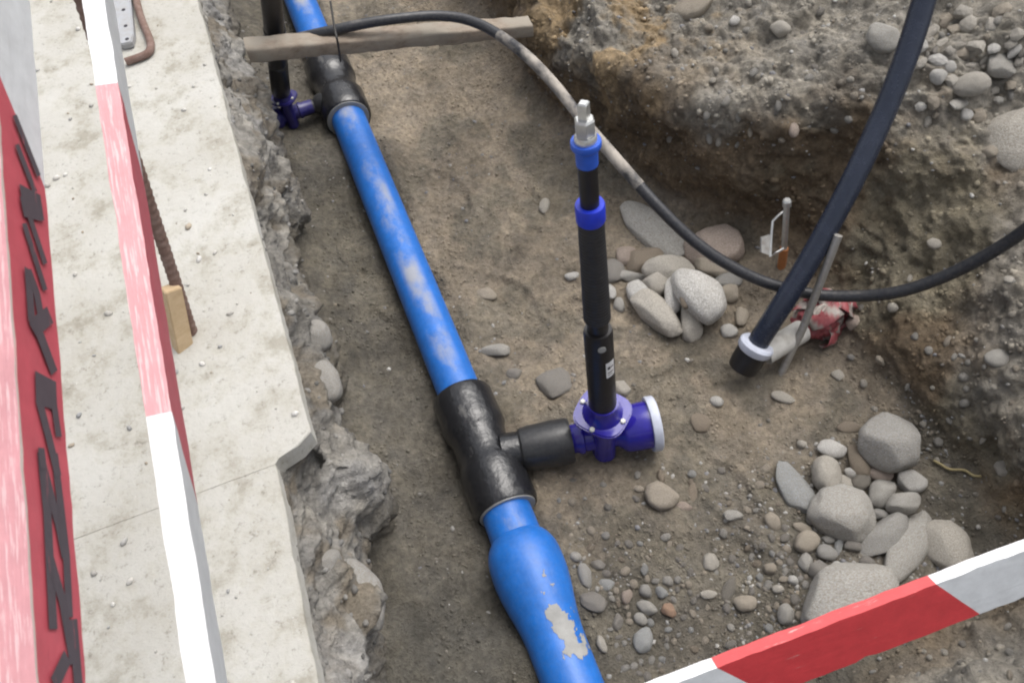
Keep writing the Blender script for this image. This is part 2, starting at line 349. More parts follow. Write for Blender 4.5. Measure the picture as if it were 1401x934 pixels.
def terrain():
    ys = np.concatenate([np.arange(-0.75, 0.1, 0.014), np.arange(0.1, 2.4, 0.0068), np.arange(2.4, 4.7, 0.010)])
    NS = 470; rows = []
    for y in ys:
        xf, xw, zw = float(XF(y)), float(XW(y)), float(ZW(y))
        c = np.array([(-0.55, 0.14), (-0.16, 0.10), (-0.03, 0.035), (0.1, 0.0), (xf - 0.22, 0.0), (xf - 0.06, 0.012), (xf, 0.05),
                      (lerp(xf, xw, 0.35), zw * 0.55), (xw, zw), (xw + 0.12, zw + 0.05), (xw + 0.55, zw + 0.16), (xw + 1.1, 0.70), (4.2, 0.74)])
        seg = np.linalg.norm(np.diff(c, axis=0), axis=1); seg[-1] *= 0.12; seg[-2] *= 0.5; seg[0] *= 0.4   # sample far ends thinly
        s = np.concatenate([[0], np.cumsum(seg)]); t = np.linspace(0, s[-1], NS)
        x = np.interp(t, s, c[:, 0]); z = np.interp(t, s, c[:, 1])
        for _ in range(5):                                # round the profile's corners
            x[1:-1] = (x[:-2] + 2 * x[1:-1] + x[2:]) / 4; z[1:-1] = (z[:-2] + 2 * z[1:-1] + z[2:]) / 4
        rows.append(np.stack([x, np.full(NS, y), z], 1))
    V = np.concatenate(rows); nu, nv = len(ys), NS
    x, y, z = V.T
    near_heap = np.exp(-((x - 1.0) / 0.42) ** 2 - ((y - 0.0) / 0.2) ** 2)
    z = z + 0.42 * np.exp(-((x - 1.0) / 0.40) ** 2 - ((y - 0.0) / 0.17) ** 2)       # heap at the near end
    e = np.clip(sstep(-0.1, -0.55, y) + sstep(4.15, 4.6, y), 0, 1)
    z = z + (0.70 - z) * e
    V = np.stack([x, y, z], 1)
    nrm = grid_normals(V, nu, nv); nrm *= np.sign(nrm[:, 2:3] + 1e-6) if nrm[:, 2].mean() > 0 else -1
    if nrm[:, 2].mean() < 0: nrm = -nrm
    wall = sstep(0.03, 0.16, z) * sstep(0.5, 0.8, x)      # 0 on the trodden floor, 1 on the dug faces and the bank
    P = V.copy()
    big = fbm(P, 0.42, 3, 0.5, 3); mid = fbm(P, 0.13, 4, 0.55, 11); clod = worley(P + 0.02 * mid[:, None], 0.05, 5); clod2 = worley(P, 0.022, 9)
    rid = 1 - np.abs(fbm(P, 0.09, 3, 0.5, 23))
    dsp = wall * (0.038 * big + 0.030 * mid + 0.009 * (0.55 - clod) * 1.6 + 0.008 * (rid - 0.7)) + (1 - wall) * (0.016 * big + 0.009 * mid)
    hi = wall * sstep(-0.10, 0.06, z - ZW(y)); wb = worley(P + 0.03 * mid[:, None], 0.13, 55); dsp += hi * (0.014 * (0.5 - wb) + 0.010 * fbm(P, 0.06, 4, 0.7, 57))
    dsp += (0.4 + 0.5 * wall) * 0.007 * (0.5 - clod2) * 1.5 + 0.002 * vnoise(P, 0.012, 41)
    # soil pushed up along the pipe, boot prints and scrapes in the floor
    dsp += 0.020 * np.exp(-((np.abs(x - 0.143) - 0.095) / 0.045) ** 2) * (1 + 0.9 * vnoise(P, 0.11, 201)) * (z < 0.1)
    for fx, fy, fa in [(.42, 1.62, .3), (.60, 1.95, -.2), (.38, 2.15, .25), (.66, 1.45, .9), (.80, 1.12, 1.3), (.55, 2.5, -.3), (.72, .78, .2), (-.0, 1.6, .1), (.0, 2.0, -.1), (.02, .75, .15), (.62, .62, 1.0)]:
        ca_, sa_ = math.cos(fa), math.sin(fa); lx = (x - fx) * ca_ + (y - fy) * sa_; ly = -(x - fx) * sa_ + (y - fy) * ca_
        rr = np.sqrt((lx / (0.045 + 0.010 * np.cos(ly * 22))) ** 2 + (ly / 0.135) ** 2)
        dsp += (-0.008 * sstep(1.15, 0.75, rr) + 0.004 * np.exp(-((rr - 1.2) / 0.22) ** 2) + 0.0014 * np.sign(np.sin(ly * 150)) * sstep(0.95, 0.8, rr)) * (z < 0.1)
    hc = at(1088, 6, 0.62); dsp -= 0.085 * np.exp(-((x - hc.x) / 0.11) ** 2 - ((y - hc.y) / 0.05) ** 2)
    V2 = V + nrm * dsp[:, None]
    # colour: brown loam on the cut, grey dry silt on top of the bank, moist grey-brown floor with shade painted in beside the pipe
    cut = np.array([0.145, 0.108, 0.070]); bank = np.array([0.262, 0.242, 0.206]); floor = np.array([0.247, 0.209, 0.160])
    damp_shaded = np.array([0.098, 0.092, 0.078]); olive = np.array([0.162, 0.142, 0.102]); ochre = np.array([0.25, 0.185, 0.108])
    X, Y, Z = V.T; pn = fbm(P, 0.30, 4, 0.6, 77); pn2 = fbm(P, 0.12, 4, 0.6, 91)
    def blend(c, d, w): return c + (d - c) * np.clip(w, 0, 1)[:, None]
    c = np.tile(floor, (len(V), 1))
    c = blend(c, damp_shaded, sstep(0.30, 0.05, X + 0.08 * pn) * 0.85)  # moist soil darkened further: contact shade left of the pipe is painted in
    c = blend(c, damp_shaded, sstep(0.95, 0.55, Y + 0.15 * pn) * 0.75)
    c = blend(c, np.array([0.150, 0.135, 0.106]), sstep(0.0, 0.5, fbm(P, 0.22, 4, 0.6, 131)) * 0.65)
    c = blend(c, cut, sstep(0.02, 0.12, Z + 0.03 * pn2) * sstep(0.6, 0.85, X))
    c = blend(c, olive, sstep(0.03, 0.12, Z) * sstep(1.15, 1.3, X) * sstep(-0.2, 0.4, pn))
    gy = sstep(0.0, 0.16, Z - (ZW(Y) - 0.06) + 0.10 * pn)
    gy = np.maximum(gy, sstep(0.12, 0.3, Z + 0.08 * pn) * sstep(1.25, 1.0, Y) * 0.9)
    c = blend(c, bank, gy * sstep(0.6, 0.85, X))
    om = np.exp(-((X - 1.47) / 0.22) ** 2 - ((Y - 1.12) / 0.20) ** 2); c = blend(c, olive * 1.05, sstep(0.25, 0.7, om + 0.25 * pn2))
    c = blend(c, bank, sstep(0.2, 0.6, near_heap))
    c = blend(c, ochre, sstep(1.7, 2.1, Y) * sstep(0.1, 0.3, Z) * sstep(-0.5, 0.3, pn2) * sstep(1.6, 1.15, X))
    c = c * (1 + 0.22 * pn2 + 0.12 * vnoise(P, 0.03, 13))[:, None]
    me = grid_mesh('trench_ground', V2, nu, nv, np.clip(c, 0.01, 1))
    return me, V2, nrm, wall, nu, nv, c
t_me, TV, TN, TW, TNU, TNV, TC = terrain()
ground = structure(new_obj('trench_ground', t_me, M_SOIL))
# surrounding ground out to the horizon, with the opening of the trench left free
def ring_ground():
    xs = [-600, -40, -6, -2.6, 4.1, 12, 60, 600]; ys_ = [-600, -40, -6, -0.62, 4.5, 12, 60, 600]
    V = [(x, y, 0.70) for y in ys_ for x in xs]; n = len(xs); Fc = []
    for j in range(len(ys_) - 1):
        for i in range(n - 1):
            if xs[i] == -2.6 and ys_[j] == -0.62: continue
            Fc.append((j * n + i, j * n + i + 1, (j + 1) * n + i + 1, (j + 1) * n + i))
    me = bpy.data.meshes.new('ground'); me.from_pydata(V, [], Fc)
    a = me.color_attributes.new('Col', 'FLOAT_COLOR', 'POINT'); a.data.foreach_set('color', np.tile([0.21, 0.19, 0.16, 1.0], len(V)).astype(np.float32))
    return structure(new_obj('ground', me, M_SOIL))
ring_ground()
_q = [tuple(p.vertices) for p in t_me.polygons]
BVH = BVHTree.FromPolygons([Vector(v) for v in TV], _q)
def hit(px, py):
    h = BVH.ray_cast(Vector((0, 0, CAM_Z)), ray(px, py).normalized())
    return (h[0], h[1] if h[1].z > 0 else -h[1]) if h[0] is not None else (at(px, py, 0.0), Vector((0, 0, 1)))
def drop(x, y, z0=3.0):
    h = BVH.ray_cast(Vector((x, y, z0)), Vector((0, 0, -1)))
    return h[0].z if h[0] is not None else 0.0

# ------------------------------------------------------------------ concrete slabs on the left
SLAB_Z = 0.65
def slab(name, outline, th=0.055, jag=0.004):
    """outline: list of (x, y) anticlockwise; edges flagged rough are broken up"""
    pts = []
    for i, (x0, y0) in enumerate(outline):
        x1, y1 = outline[(i + 1) % len(outline)]
        L = math.hypot(x1 - x0, y1 - y0); n = max(1, int(L / 0.02)) if max(x0, x1) > -0.6 else 1
        for k in range(n):
            t = k / n; x, y = lerp(x0, x1, t), lerp(y0, y1, t)
            if k: x += jag * mnoise.noise((x * 9, y * 9, 1.3)) + jag * 0.7 * mnoise.noise((x * 40, y * 40, 5.3)); y += jag * 0.4 * mnoise.noise((x * 30, y * 30, 8.1))
            pts.append((x, y))
    bm = bmesh.new(); vs = [bm.verts.new((x, y, SLAB_Z)) for x, y in pts]; f = bm.faces.new(vs)
    r = bmesh.ops.extrude_face_region(bm, geom=[f])
    for v in r['geom']:
        if isinstance(v, bmesh.types.BMVert): v.co.z -= th
    bmesh.ops.recalc_face_normals(bm, faces=bm.faces)
    es = [e for e in bm.edges if abs(e.verts[0].co.z - SLAB_Z) < 1e-6 and abs(e.verts[1].co.z - SLAB_Z) < 1e-6 and min(abs(e.verts[0].co.y - c1.y), abs(e.verts[1].co.y - c1.y)) > 0.01]
    bmesh.ops.bevel(bm, geom=es, offset=0.0018, segments=2, affect='EDGES')
    me = bpy.data.meshes.new(name); bm.to_mesh(me); bm.free(); finish(me, 40)
    o = new_obj(name, me, M_SLAB); return structure(o)
c0 = at(425, 590, SLAB_Z); c1 = at(376, 634, SLAB_Z); c2 = at(435, 934, SLAB_Z); c3 = at(270, 0, SLAB_Z); jl = at(275, 647, SLAB_Z)
dirn = (c2 - c1) / (c2.y - c1.y)
far_slab = slab('concrete_slab', [(-2.7, c1.y - 0.0015), (c1.x, c1.y - 0.0015), (c1.x + 0.010, c1.y + 0.009), (c1.x + 0.026, c1.y + 0.014), (lerp(c1.x, c0.x, .62), lerp(c1.y, c0.y, .50)), (lerp(c1.x, c0.x, .84), lerp(c1.y, c0.y, .80)), (c0.x, c0.y), (c3.x, c3.y), (c3.x + 0.02, 4.6), (-2.7, 4.6)])
near_slab = slab('concrete_slab', [(-2.7, -0.75), (c1.x + dirn.x * (-0.75 - c1.y), -0.75), (c2.x, c2.y), (c1.x, c1.y - 0.0016), (-2.7, c1.y - 0.0016)])
near_slab.location.z = -0.0012
def slab_edge(y):
    return np.interp(y, [-0.8, c2.y, c1.y - 0.01, c1.y + 0.01, c0.y, c3.y, 4.7], [c1.x + dirn.x * (-0.8 - c1.y), c2.x, c1.x, c1.x, c0.x, c3.x, c3.x + 0.02])

# rough footing under the slab edge: poured against the soil, lumpy
def footing():
    sil = [(345, 95), (385, 160), (408, 225), (398, 300), (392, 350), (425, 410), (445, 470), (455, 540), (490, 580), (526, 640), (520, 668), (492, 700), (505, 780), (512, 830), (505, 934)]
    pr = sorted((p.y, p.x) for p in (at(a, b, 0.36) for a, b in sil))
    py_, px_ = np.array([a for a, _ in pr]), np.array([b for _, b in pr])
    ys = np.arange(-0.75, 4.65, 0.0085); ns = 105; s = np.linspace(0, 1, ns)
    Yg, S = np.meshgrid(ys, s, indexing='ij')
    edge = slab_edge(Yg.ravel()).reshape(Yg.shape); pro = np.interp(Yg, py_, px_) - edge - 0.02
    prof = np.interp(S, [0, 0.06, 0.2, 0.42, 0.6, 0.8, 1.0], [-0.02, 0.06, 0.42, 1.0, 0.85, 0.42, 0.15])
    notch = np.exp(-((Yg - 0.86) / 0.13) ** 2)
    prof = prof + notch * np.interp(S, [0, 0.1, 0.3, 0.6, 1], [0.0, 0.12, 0.12, 0, 0])
    Xg = edge - 0.004 + prof * pro; Zg = 0.627 - 0.66 * S
    V = np.stack([Xg.ravel(), Yg.ravel(), Zg.ravel()], 1); nrm = grid_normals(V, len(ys), ns)
    if nrm[:, 0].mean() < 0: nrm = -nrm
    a = np.minimum(1, S.ravel() / 0.10)
    P = V * [1, 0.8, 1]
    w = worley(P, 0.16, 61); w2 = worley(P + 0.02 * fbm(P, .05, 2, .5, 3)[:, None], 0.055, 67)
    d = a * (0.040 * (0.45 - w) + 0.042 * fbm(P * [1, 1, 1.3], 0.20, 6, 0.60, 71) + 0.016 * (0.5 - w2)) + 0.004 * vnoise(P, 0.03, 8)
    for bx, by, bz, br, bh in [(428, 462, .42, .045, .05), (440, 522, .42, .05, .045), (445, 560, .46, .03, .03), (505, 640, .40, .05, .03), (455, 775, .46, .035, .04), (490, 820, .36, .06, .03), (410, 250, .40, .06, .03)]:
        q = np.array(at(bx, by, bz)); r2 = ((V - q) ** 2).sum(1)
        d += bh * np.exp(-r2 / br ** 2)
    V2 = V + nrm * d[:, None]
    V2[:, 0] = np.where(S.ravel() < 0.05, np.minimum(V2[:, 0], edge.ravel() - 0.004 + 0.4 * S.ravel()), V2[:, 0])
    pn = fbm(V, 0.2, 4, 0.6, 33)
    c = np.tile([0.245, 0.234, 0.212], (len(V), 1)) * (1 + 0.25 * pn + 0.2 * vnoise(V, 0.03, 2))[:, None]
    br_ = (sstep(0.0, 0.55, fbm(V, 0.10, 4, 0.6, 133)) * 0.9)[:, None]; c = c + (np.array([0.180, 0.156, 0.122]) - c) * br_
    soil = sstep(0.50, 0.80, S.ravel() + 0.22 * pn)[:, None]
    c = c + (np.array([0.130, 0.117, 0.094]) - c) * soil
    c = c + (np.array([0.34, 0.335, 0.325]) - c) * (sstep(0.25, 0.6, vnoise(V, 0.14, 88)) * 0.5)[:, None] * (1 - soil)
    me = grid_mesh('footing', V2, len(ys), ns, np.clip(c, 0.02, 1))
    o = new_obj('concrete_footing', me, M_FOOT)
    return tag(o, 'rough lumpy grey concrete footing under the slab edge beside the trench', 'footing'), V2
foot, FV = footing()

# ------------------------------------------------------------------ blue water main
PX, PZ = 0.143, 0.072; PR = 0.0625
def yof(px, py, z=PZ): return at(px, py, z).y
yT1a, yT1b = yof(638, 540), yof(703, 695)     # near tee: far and near end
yT2a, yT2b = yof(447, 88), yof(486, 160)      # far tee
mid_pipe = lathe('blue_pipe', (PX, yT2b + 0.06, PZ), (0, -1, 0), [(k * 0.05, PR) for k in range(int((yT2b - yT1a + 0.12) / 0.05) + 1)], M_BLUE, n=48)
tag(mid_pipe, 'long mud-stained blue plastic water pipe between the two black tee fittings', 'pipe')
far_pipe = lathe('blue_pipe', (PX, 4.75, PZ), (0, -1, 0), [(k * 0.05, PR) for k in range(int((4.75 - yT2a + 0.06) / 0.05) + 1)], M_BLUE, n=48)
tag(far_pipe, 'blue plastic water pipe running on beyond the crossing timber at the top', 'pipe')

def tee(y0, y1, ybr, side, label):
    """black electrofusion tee from y0 (far) to y1 (near); branch at ybr to +x or -x"""
    L = y0 - y1; t = thing('tee_fitting', label, 'pipe fitting', (PX, (y0 + y1) / 2, 0.0))
    prof = [(0, PR + 0.002), (0, 0.083), (0.012, 0.088), (0.32 * L, 0.089), (0.36 * L, 0.082), (0.42 * L, 0.078), (0.58 * L, 0.078), (0.63 * L, 0.084), (0.67 * L, 0.090), (L - 0.012, 0.089), (L, 0.084), (L, PR + 0.002)]
    prof2 = []
    for (a, r), (b, q) in zip(prof[:-1], prof[1:]):
        n = max(1, int(abs(b - a) / 0.02))
        for k in range(n): prof2.append((lerp(a, b, k / n), lerp(r, q, k / n)))
    prof2.append(prof[-1])
    lathe('body', (PX, y0, PZ), (0, -1, 0), prof2, M_BLACK, t, 48)
    lathe('rim', (PX, y1 + 0.002, PZ), (0, -1, 0), [(0, 0.066), (0, 0.079), (0.006, 0.078), (0.006, 0.066)], M_RIM, t, 40)
    return t
zb = 0.095
ybr = yof(745, 615, zb)
tee1 = tee(yT1a, yT1b, ybr, 1, 'black muddy plastic tee fitting in front, branching right to the valve')
bd = (at(893, 580, zb) - at(722, 613, zb)).normalized(); bo = at(722, 613, zb)
def on_branch(x): return bo + bd * ((x - bo.x) / bd.x)
xa, xb = at(712, 616, zb).x, at(783, 602, zb).x
lathe('branch', on_branch(PX + 0.045), bd, [(0, 0.054), (0.085, 0.050), (0.10, 0.036)], M_BLACK, tee1, 32)
lathe('coupler', on_branch(xa), bd, [(0, 0.040), (0.0, 0.052), (0.006, 0.058), (0.03, 0.062), ((xb - xa) - 0.05, 0.064), (xb - xa - 0.008, 0.0635), (xb - xa, 0.060), (xb - xa, 0.040)], M_COUPLER, tee1, 40)
ybr2 = yof(430, 146, zb)
tee2 = tee(yT2a, yT2b, ybr2, -1, 'black plastic tee fitting under the crossing timber, branching left')
lathe('branch', (PX - 0.05, ybr2, zb), (-1, 0, 0), [(0, 0.045), (0.035, 0.038), (0.05, 0.026), (0.16, 0.024), (0.17, 0.024)], M_COUPLER, tee2, 28)

# reducer and pipe in front
yR = yT1b
prof = [(0.0, 0.0665), (0.085, 0.0675), (0.092, 0.070), (0.105, 0.080), (0.125, 0.0895), (0.15, 0.0945), (0.19, 0.0955), (0.225, 0.0930), (0.27, 0.086), (0.315, 0.078), (0.36, 0.073), (0.42, 0.0716), (0.5, 0.0713), (0.6, 0.0712), (0.8, 0.0712), (1.2, 0.0712)]
pp = catmull([(a, r, 0) for a, r in prof], 6)
red = lathe('pipe_reducer', (PX - 0.004, yR + 0.01, 0.074), (-0.018, -1, 0), [(p.x, p.y) for p in pp], M_BLUE2, None, 56)
tag(red, 'bulging bright blue reducer pipe in the foreground with a grey mud stain', 'pipe')

def mud_stain():
    """dried mud crust on the reducer: a thin skin following its curve with a ragged outline"""
    line = [(745, 782), (741, 800), (757, 828), (768, 850), (782, 876), (792, 892)]; A = np.array(line, float)
    ax, u, v = frame_of((-0.018, -1, 0)); p0 = Vector((PX - 0.004, yR + 0.01, 0.074)); T = np.array([p.x for p in pp]); Rr = np.array([p.y for p in pp])
    nt_, na = 150, 90; ts = np.linspace(0.12, 0.62, nt_); an = np.linspace(-1.2, 1.2, na); V = []; keep = []
    for t in ts:
        r = float(np.interp(t, T, Rr)) + 0.0012
        for a in an: V.append(p0 + ax * t + (u * math.cos(a) + v * math.sin(a)) * r)
    W = np.array([x_[:] for x_ in V]) - [0, 0, CAM_Z]; q = W[:, :1] * EX + W[:, 1:2] * EY + W[:, 2:] * EZ
    pxl = q[:, :2] / q[:, 2:] * F_PX + [CX, CY]; d = np.full(len(V), 1e9)
    for a, b in zip(A[:-1], A[1:]):
        ab = b - a; k = np.clip(((pxl - a) @ ab) / (ab @ ab), 0, 1); d = np.minimum(d, np.linalg.norm(pxl - (a + k[:, None] * ab), axis=1))
    lim = np.interp(pxl[:, 1], [782, 800, 815, 835, 890], [5, 6, 3, 17, 12]); nzv = fbm(np.array([x_[:] for x_ in V]), 0.03, 4, 0.7, 5)
    ok = (d + 9 * nzv < lim).reshape(nt_, na); idx = np.arange(nt_ * na).reshape(nt_, na)
    f = ok[:-1, :-1] & ok[1:, :-1] & ok[1:, 1:] & ok[:-1, 1:]
    quads = np.stack([idx[:-1, :-1], idx[1:, :-1], idx[1:, 1:], idx[:-1, 1:]], -1)[f]
    used = np.unique(quads); mp = np.full(nt_ * na, -1); mp[used] = np.arange(len(used))
    me = quad_mesh('mud_stain', np.array([V[i][:] for i in used]), mp[quads]); o = new_obj('mud_stain', me, M_MUD, red); o['label'] = 'dried grey mud crust'
M_MUD = plastic('dried_mud', (0.31, 0.31, 0.30), 0.9, None, 0, 0.003, 0.2)
mud_stain()

# ------------------------------------------------------------------ valves and spindles
def prism(name, poly, z0, z1, mat, parent, bev=0.003, mtx=None):
    bm = bmesh.new(); vs = [bm.verts.new((x, y, z0)) for x, y in poly]; f = bm.faces.new(vs)
    r = bmesh.ops.extrude_face_region(bm, geom=[f])
    for v in r['geom']:
        if isinstance(v, bmesh.types.BMVert): v.co.z = z1
    bmesh.ops.recalc_face_normals(bm, faces=bm.faces)
    if bev: bmesh.ops.bevel(bm, geom=list(bm.edges), offset=bev, segments=2, affect='EDGES')
    me = bpy.data.meshes.new(name); bm.to_mesh(me); bm.free()
    if mtx is not None: me.transform(mtx)
    finish(me, 40); return new_obj(name, me, mat, parent)
def oval(a, b, n=28, p=2.6, rot=0):
    r = []
    for k in range(n):
        t = 2 * math.pi * k / n; c, s = math.cos(t), math.sin(t)
        x = a * math.copysign(abs(c) ** (2 / p), c); y = b * math.copysign(abs(s) ** (2 / p), s)
        r.append((x * math.cos(rot) - y * math.sin(rot), x * math.sin(rot) + y * math.cos(rot)))
    return r
def valve(loc, d, k, label, mt=None):
    """gate valve, pipe axis along local x; d = +1 outlet to +x; k = overall scale"""
    t = thing('gate_valve', label, 'valve', loc); S = k
    mt = mt or M_VIOLET
    def L(name, p0, ax, prof, mat, n=36, par=None):
        me = lathe_mesh(name, Vector(p0) * S, ax, [(a * S, r * S) for a, r in prof], n); return new_obj(name, me, mat, par or t)
    L('inlet', (-0.075 * d, 0, 0), (d, 0, 0), [(-0.06, .040), (0.0, .040), (0.010, .046), (0.018, .046), (0.022, .040), (0.09, .043)], mt)
    prism('body', oval(0.034, 0.058), -0.070, 0.110, mt, t, 0.010, Matrix.Scale(S, 4))
    L('keel', (0, 0, -0.085), (0, 0, 1), [(0, .012), (0.006, .022), (0.05, .034), (0.09, .04)], mt)
    L('outlet', (0.02 * d, 0, 0), (d, 0, 0), [(0, .040), (0.018, .044), (0.03, .056), (0.042, .064), (0.115, .066), (0.118, .062)], mt)
    cap = L('end_cap', (0.128 * d, 0, 0), (d, 0, 0), [(0, .064), (0, .075), (0.004, .077), (0.022, .0765), (0.025, .073), (0.025, .066), (0.012, .064), (0.010, .0)], M_WHITE, 40)
    b = prism('bonnet', oval(0.068, 0.071, 32, 3.2, 0.9), 0.106, 0.122, mt, t, 0.004, Matrix.Scale(S, 4))
    L('dome', (0, 0, 0.118), (0, 0, 1), [(0, .055), (0.008, .052), (0.022, .046), (0.042, .041), (0.055, .040)], mt)
    for a in (35, 125, 215, 305):
        q = math.radians(a) + 0.25
        L('bolt', (0.059 * math.cos(q), 0.061 * math.sin(q), 0.121), (0, 0, 1), [(0, .0075), (0.006, .0075), (0.008, .005)], M_BOLT, 6)
    return t
vz = 0.098
vc = at(826, 596, vz); vloc = on_branch(vc.x); vloc.z = vz
v1 = valve(vloc, 1, 1.0, 'glossy violet-blue gate valve with a white end cap in the middle of the trench')
v1.rotation_euler = (0, 0, math.atan2(bd.y, bd.x))
v2loc = Vector((PX - 0.195, ybr2, vz))
v2 = valve(v2loc, -1, 0.66, 'small violet-blue valve beside the footing, left of the far tee fitting', M_VIOLET2)

def kf(p0, p1, py):                     # share of the way from p0 to p1 at which the axis passes picture row py
    lo, hi = 0.0, 1.0
    for _ in range(40):
        k = (lo + hi) / 2; p = np.array(p0.lerp(p1, k)) - [0, 0, CAM_Z]; q = p[0] * EX + p[1] * EY + p[2] * EZ
        if q[1] / q[2] * F_PX + CY > py: lo = k
        else: hi = k
    return lo
def spindle(base, top, label, plain=False):
    base, top = Vector(base), Vector(top); ax = (top - base); H = ax.length
    t = thing('valve_spindle', label, 'valve spindle', base)
    Z = Vector((0, 0, 1)); rot = Z.rotation_difference(ax).to_matrix().to_4x4()
    t.rotation_euler = rot.to_euler()
    def L(name, z0, prof, mat, n=28):
        return new_obj(name, lathe_mesh(name, (0, 0, z0 * H), (0, 0, 1), [(a * H, r) for a, r in prof], n), mat, t)
    if plain:
        L('sleeve', 0, [(0, .033), (.02, .034), (.225, .0335), (.232, .031), (.238, .024), (.25, .024), (.256, .030)], M_STEM)
        L('ribbed_tube', 0.25, [(0, .030), (.004, .033), (.2, .033), (.205, .036), (.25, .036), (.255, .033), (.75, .033)], M_STEM); return t
    k0, k1, k2, k3, k4, k5, k6, k7 = [kf(base, top, q) for q in (450, 436, 299, 279, 222, 192, 184, 162)]
    def seg(name, a, b, prof, mat, n=28): return L(name, a, [(f * (b - a), r) for f, r in prof], mat, n)
    seg('sleeve', 0, k0, [(0, .036), (.96, .0350), (1.0, .032)], M_STEM)
    seg('neck', k0, k1, [(0, .025), (1, .025)], M_STEM)
    rp = [(k1, .027)]; z = k1 + 0.004
    while z < k2:
        q = lerp(.0318, .0272, (z - k1) / (k2 - k1)); rp += [(z, q - .0008), (z + .002, q), (z + .006, q), (z + .008, q - .0008)]; z += 0.0105
    L('ribbed_tube', 0, rp, M_RIB)
    seg('collar', k2 - .004, k3, [(0, .027), (0, .0292), (.06, .0302), (.94, .0302), (1, .029), (1, .0195)], M_COLLAR)
    seg('inner_tube', k2, k4 + .01, [(0, .0192), (1, .0192)], M_STEM)
    seg('cap', k4 - .004, k5, [(0, .0195), (0, .0212), (.62, .0216), (.72, .0270), (.78, .0290), (.95, .0292), (1, .028), (1, .0)], M_CAPBLUE)
    seg('washer', k5 - .001, k6, [(0, .0215), (.7, .0215), (1, .019)], M_GALV, 24)
    seg('nut', k6 - .001, k7, [(0, .0175), (.08, .0195), (.9, .0195), (1, .0165)], M_GALV, 6)
    seg('square_drive', k7 - .002, 1.0, [(0, .0122), (.92, .0122), (1, .009)], M_GALV, 4)
    for a, b, c in ((kf(base, top, 503), kf(base, top, 483), M_STICK),):
        me = bpy.data.meshes.new('sticker'); V = []; Fc = []; vd = rot.to_3x3().inverted() @ Vector((0.25, -1, 0)); a0 = math.atan2(vd.y, vd.x) + 0.12
        for i in range(7):
            an = a0 - 0.36 + 0.72 * i / 6
            V += [(.0366 * math.cos(an), .0366 * math.sin(an), a * H), (.0366 * math.cos(an), .0366 * math.sin(an), b * H)]
        for i in range(6): Fc.append((2 * i, 2 * i + 2, 2 * i + 3, 2 * i + 1))
        me.from_pydata(V, [], Fc); finish(me); st = new_obj('sticker', me, c, t)
        V = []; Fc = []
        for (u0, u1, w0, w1) in ((0.15, 0.45, 0.55, 0.72), (0.15, 0.8, 0.3, 0.36), (0.5, 0.85, 0.6, 0.68), (0.15, 0.7, 0.16, 0.2)):
            for i in range(4):
                b0 = len(V)
                for uu in (lerp(u0, u1, i / 4), lerp(u0, u1, (i + 1) / 4)):
                    an = a0 - 0.36 + 0.72 * uu
                    for ww in (w0, w1): V.append((.0371 * math.cos(an), .0371 * math.sin(an), lerp(a, b, ww) * H))
                Fc.append((b0, b0 + 2, b0 + 3, b0 + 1))
        me = bpy.data.meshes.new('print'); me.from_pydata(V, [], Fc); new_obj('print', me, M_INK, st)
        an = a0 - 0.55; d = Vector((math.cos(an), math.sin(an), 0))
        new_obj('emblem', lathe_mesh('emblem', d * .0345 + Vector((0, 0, kf(base, top, 463) * H)), d, [(0, .010), (.002, .010), (.0025, .008)], 16), M_RIM, t)
    return t
sb = vloc + Vector((0.0, 0.0, 0.165))
s_top = at(798, 140, 1.19)
sp1 = spindle(sb, s_top, 'black telescopic spindle with blue collars and galvanised nut standing on the valve')
ax_t = at(372, 8, 0.62); sb2 = v2loc + Vector((0, 0, 0.105))
sp2 = spindle(sb2, sb2 + (ax_t - sb2) * 1.5, 'black spindle tube rising behind the timber beside the slab footing', True)

# ------------------------------------------------------------------ timber crossing the trench, wire, hoses
bl, br = at(338, 69, 0.55), at(726, 36, 0.36)
def timber():
    ax = (br - bl); L = ax.length; ax.normalize(); n = 70; V = []; k = 24
    up = Vector((0, 0, 1)); sd = ax.cross(up).normalized()
    pts = []
    for i in range(n):
        t = i / (n - 1); c = bl + ax * (L * t); hw, hh = 0.032, 0.024
        for j in range(k):
            a = 2 * math.pi * j / k; ca, sa = math.cos(a), math.sin(a)
            x = hw * math.copysign(abs(ca) ** 0.28, ca); z = hh * math.copysign(abs(sa) ** 0.28, sa)
            p = c + sd * x + up * z
            d = 0.003 * mnoise.noise(p * 9) + 0.004 * mnoise.noise(p * 34)
            p += (sd * ca + up * sa) * (d + 0.004 * (1 - t))
            pts.append(p)
    Fc = [(i * k + j, i * k + (j + 1) % k, (i + 1) * k + (j + 1) % k, (i + 1) * k + j) for i in range(n - 1) for j in range(k)]
    Fc += [tuple(range(k - 1, -1, -1)), tuple(range((n - 1) * k, n * k))]
    me = bpy.data.meshes.new('timber'); me.from_pydata(pts, [], Fc); finish(me, 50)
    o = new_obj('crossing_timber', me, M_OLDWOOD)
    return tag(o, 'old mud-covered timber laid across the far end of the trench', 'timber')
timber()
tag(tube('tie_wire', catmull([at(452, 2, 0.62), at(458, 40, 0.58), at(462, 58, 0.555), at(466, 84, 0.42)], 6), 0.0035, M_WIRE, None, 8), 'thin dark wire sticking up past the crossing timber', 'wire')

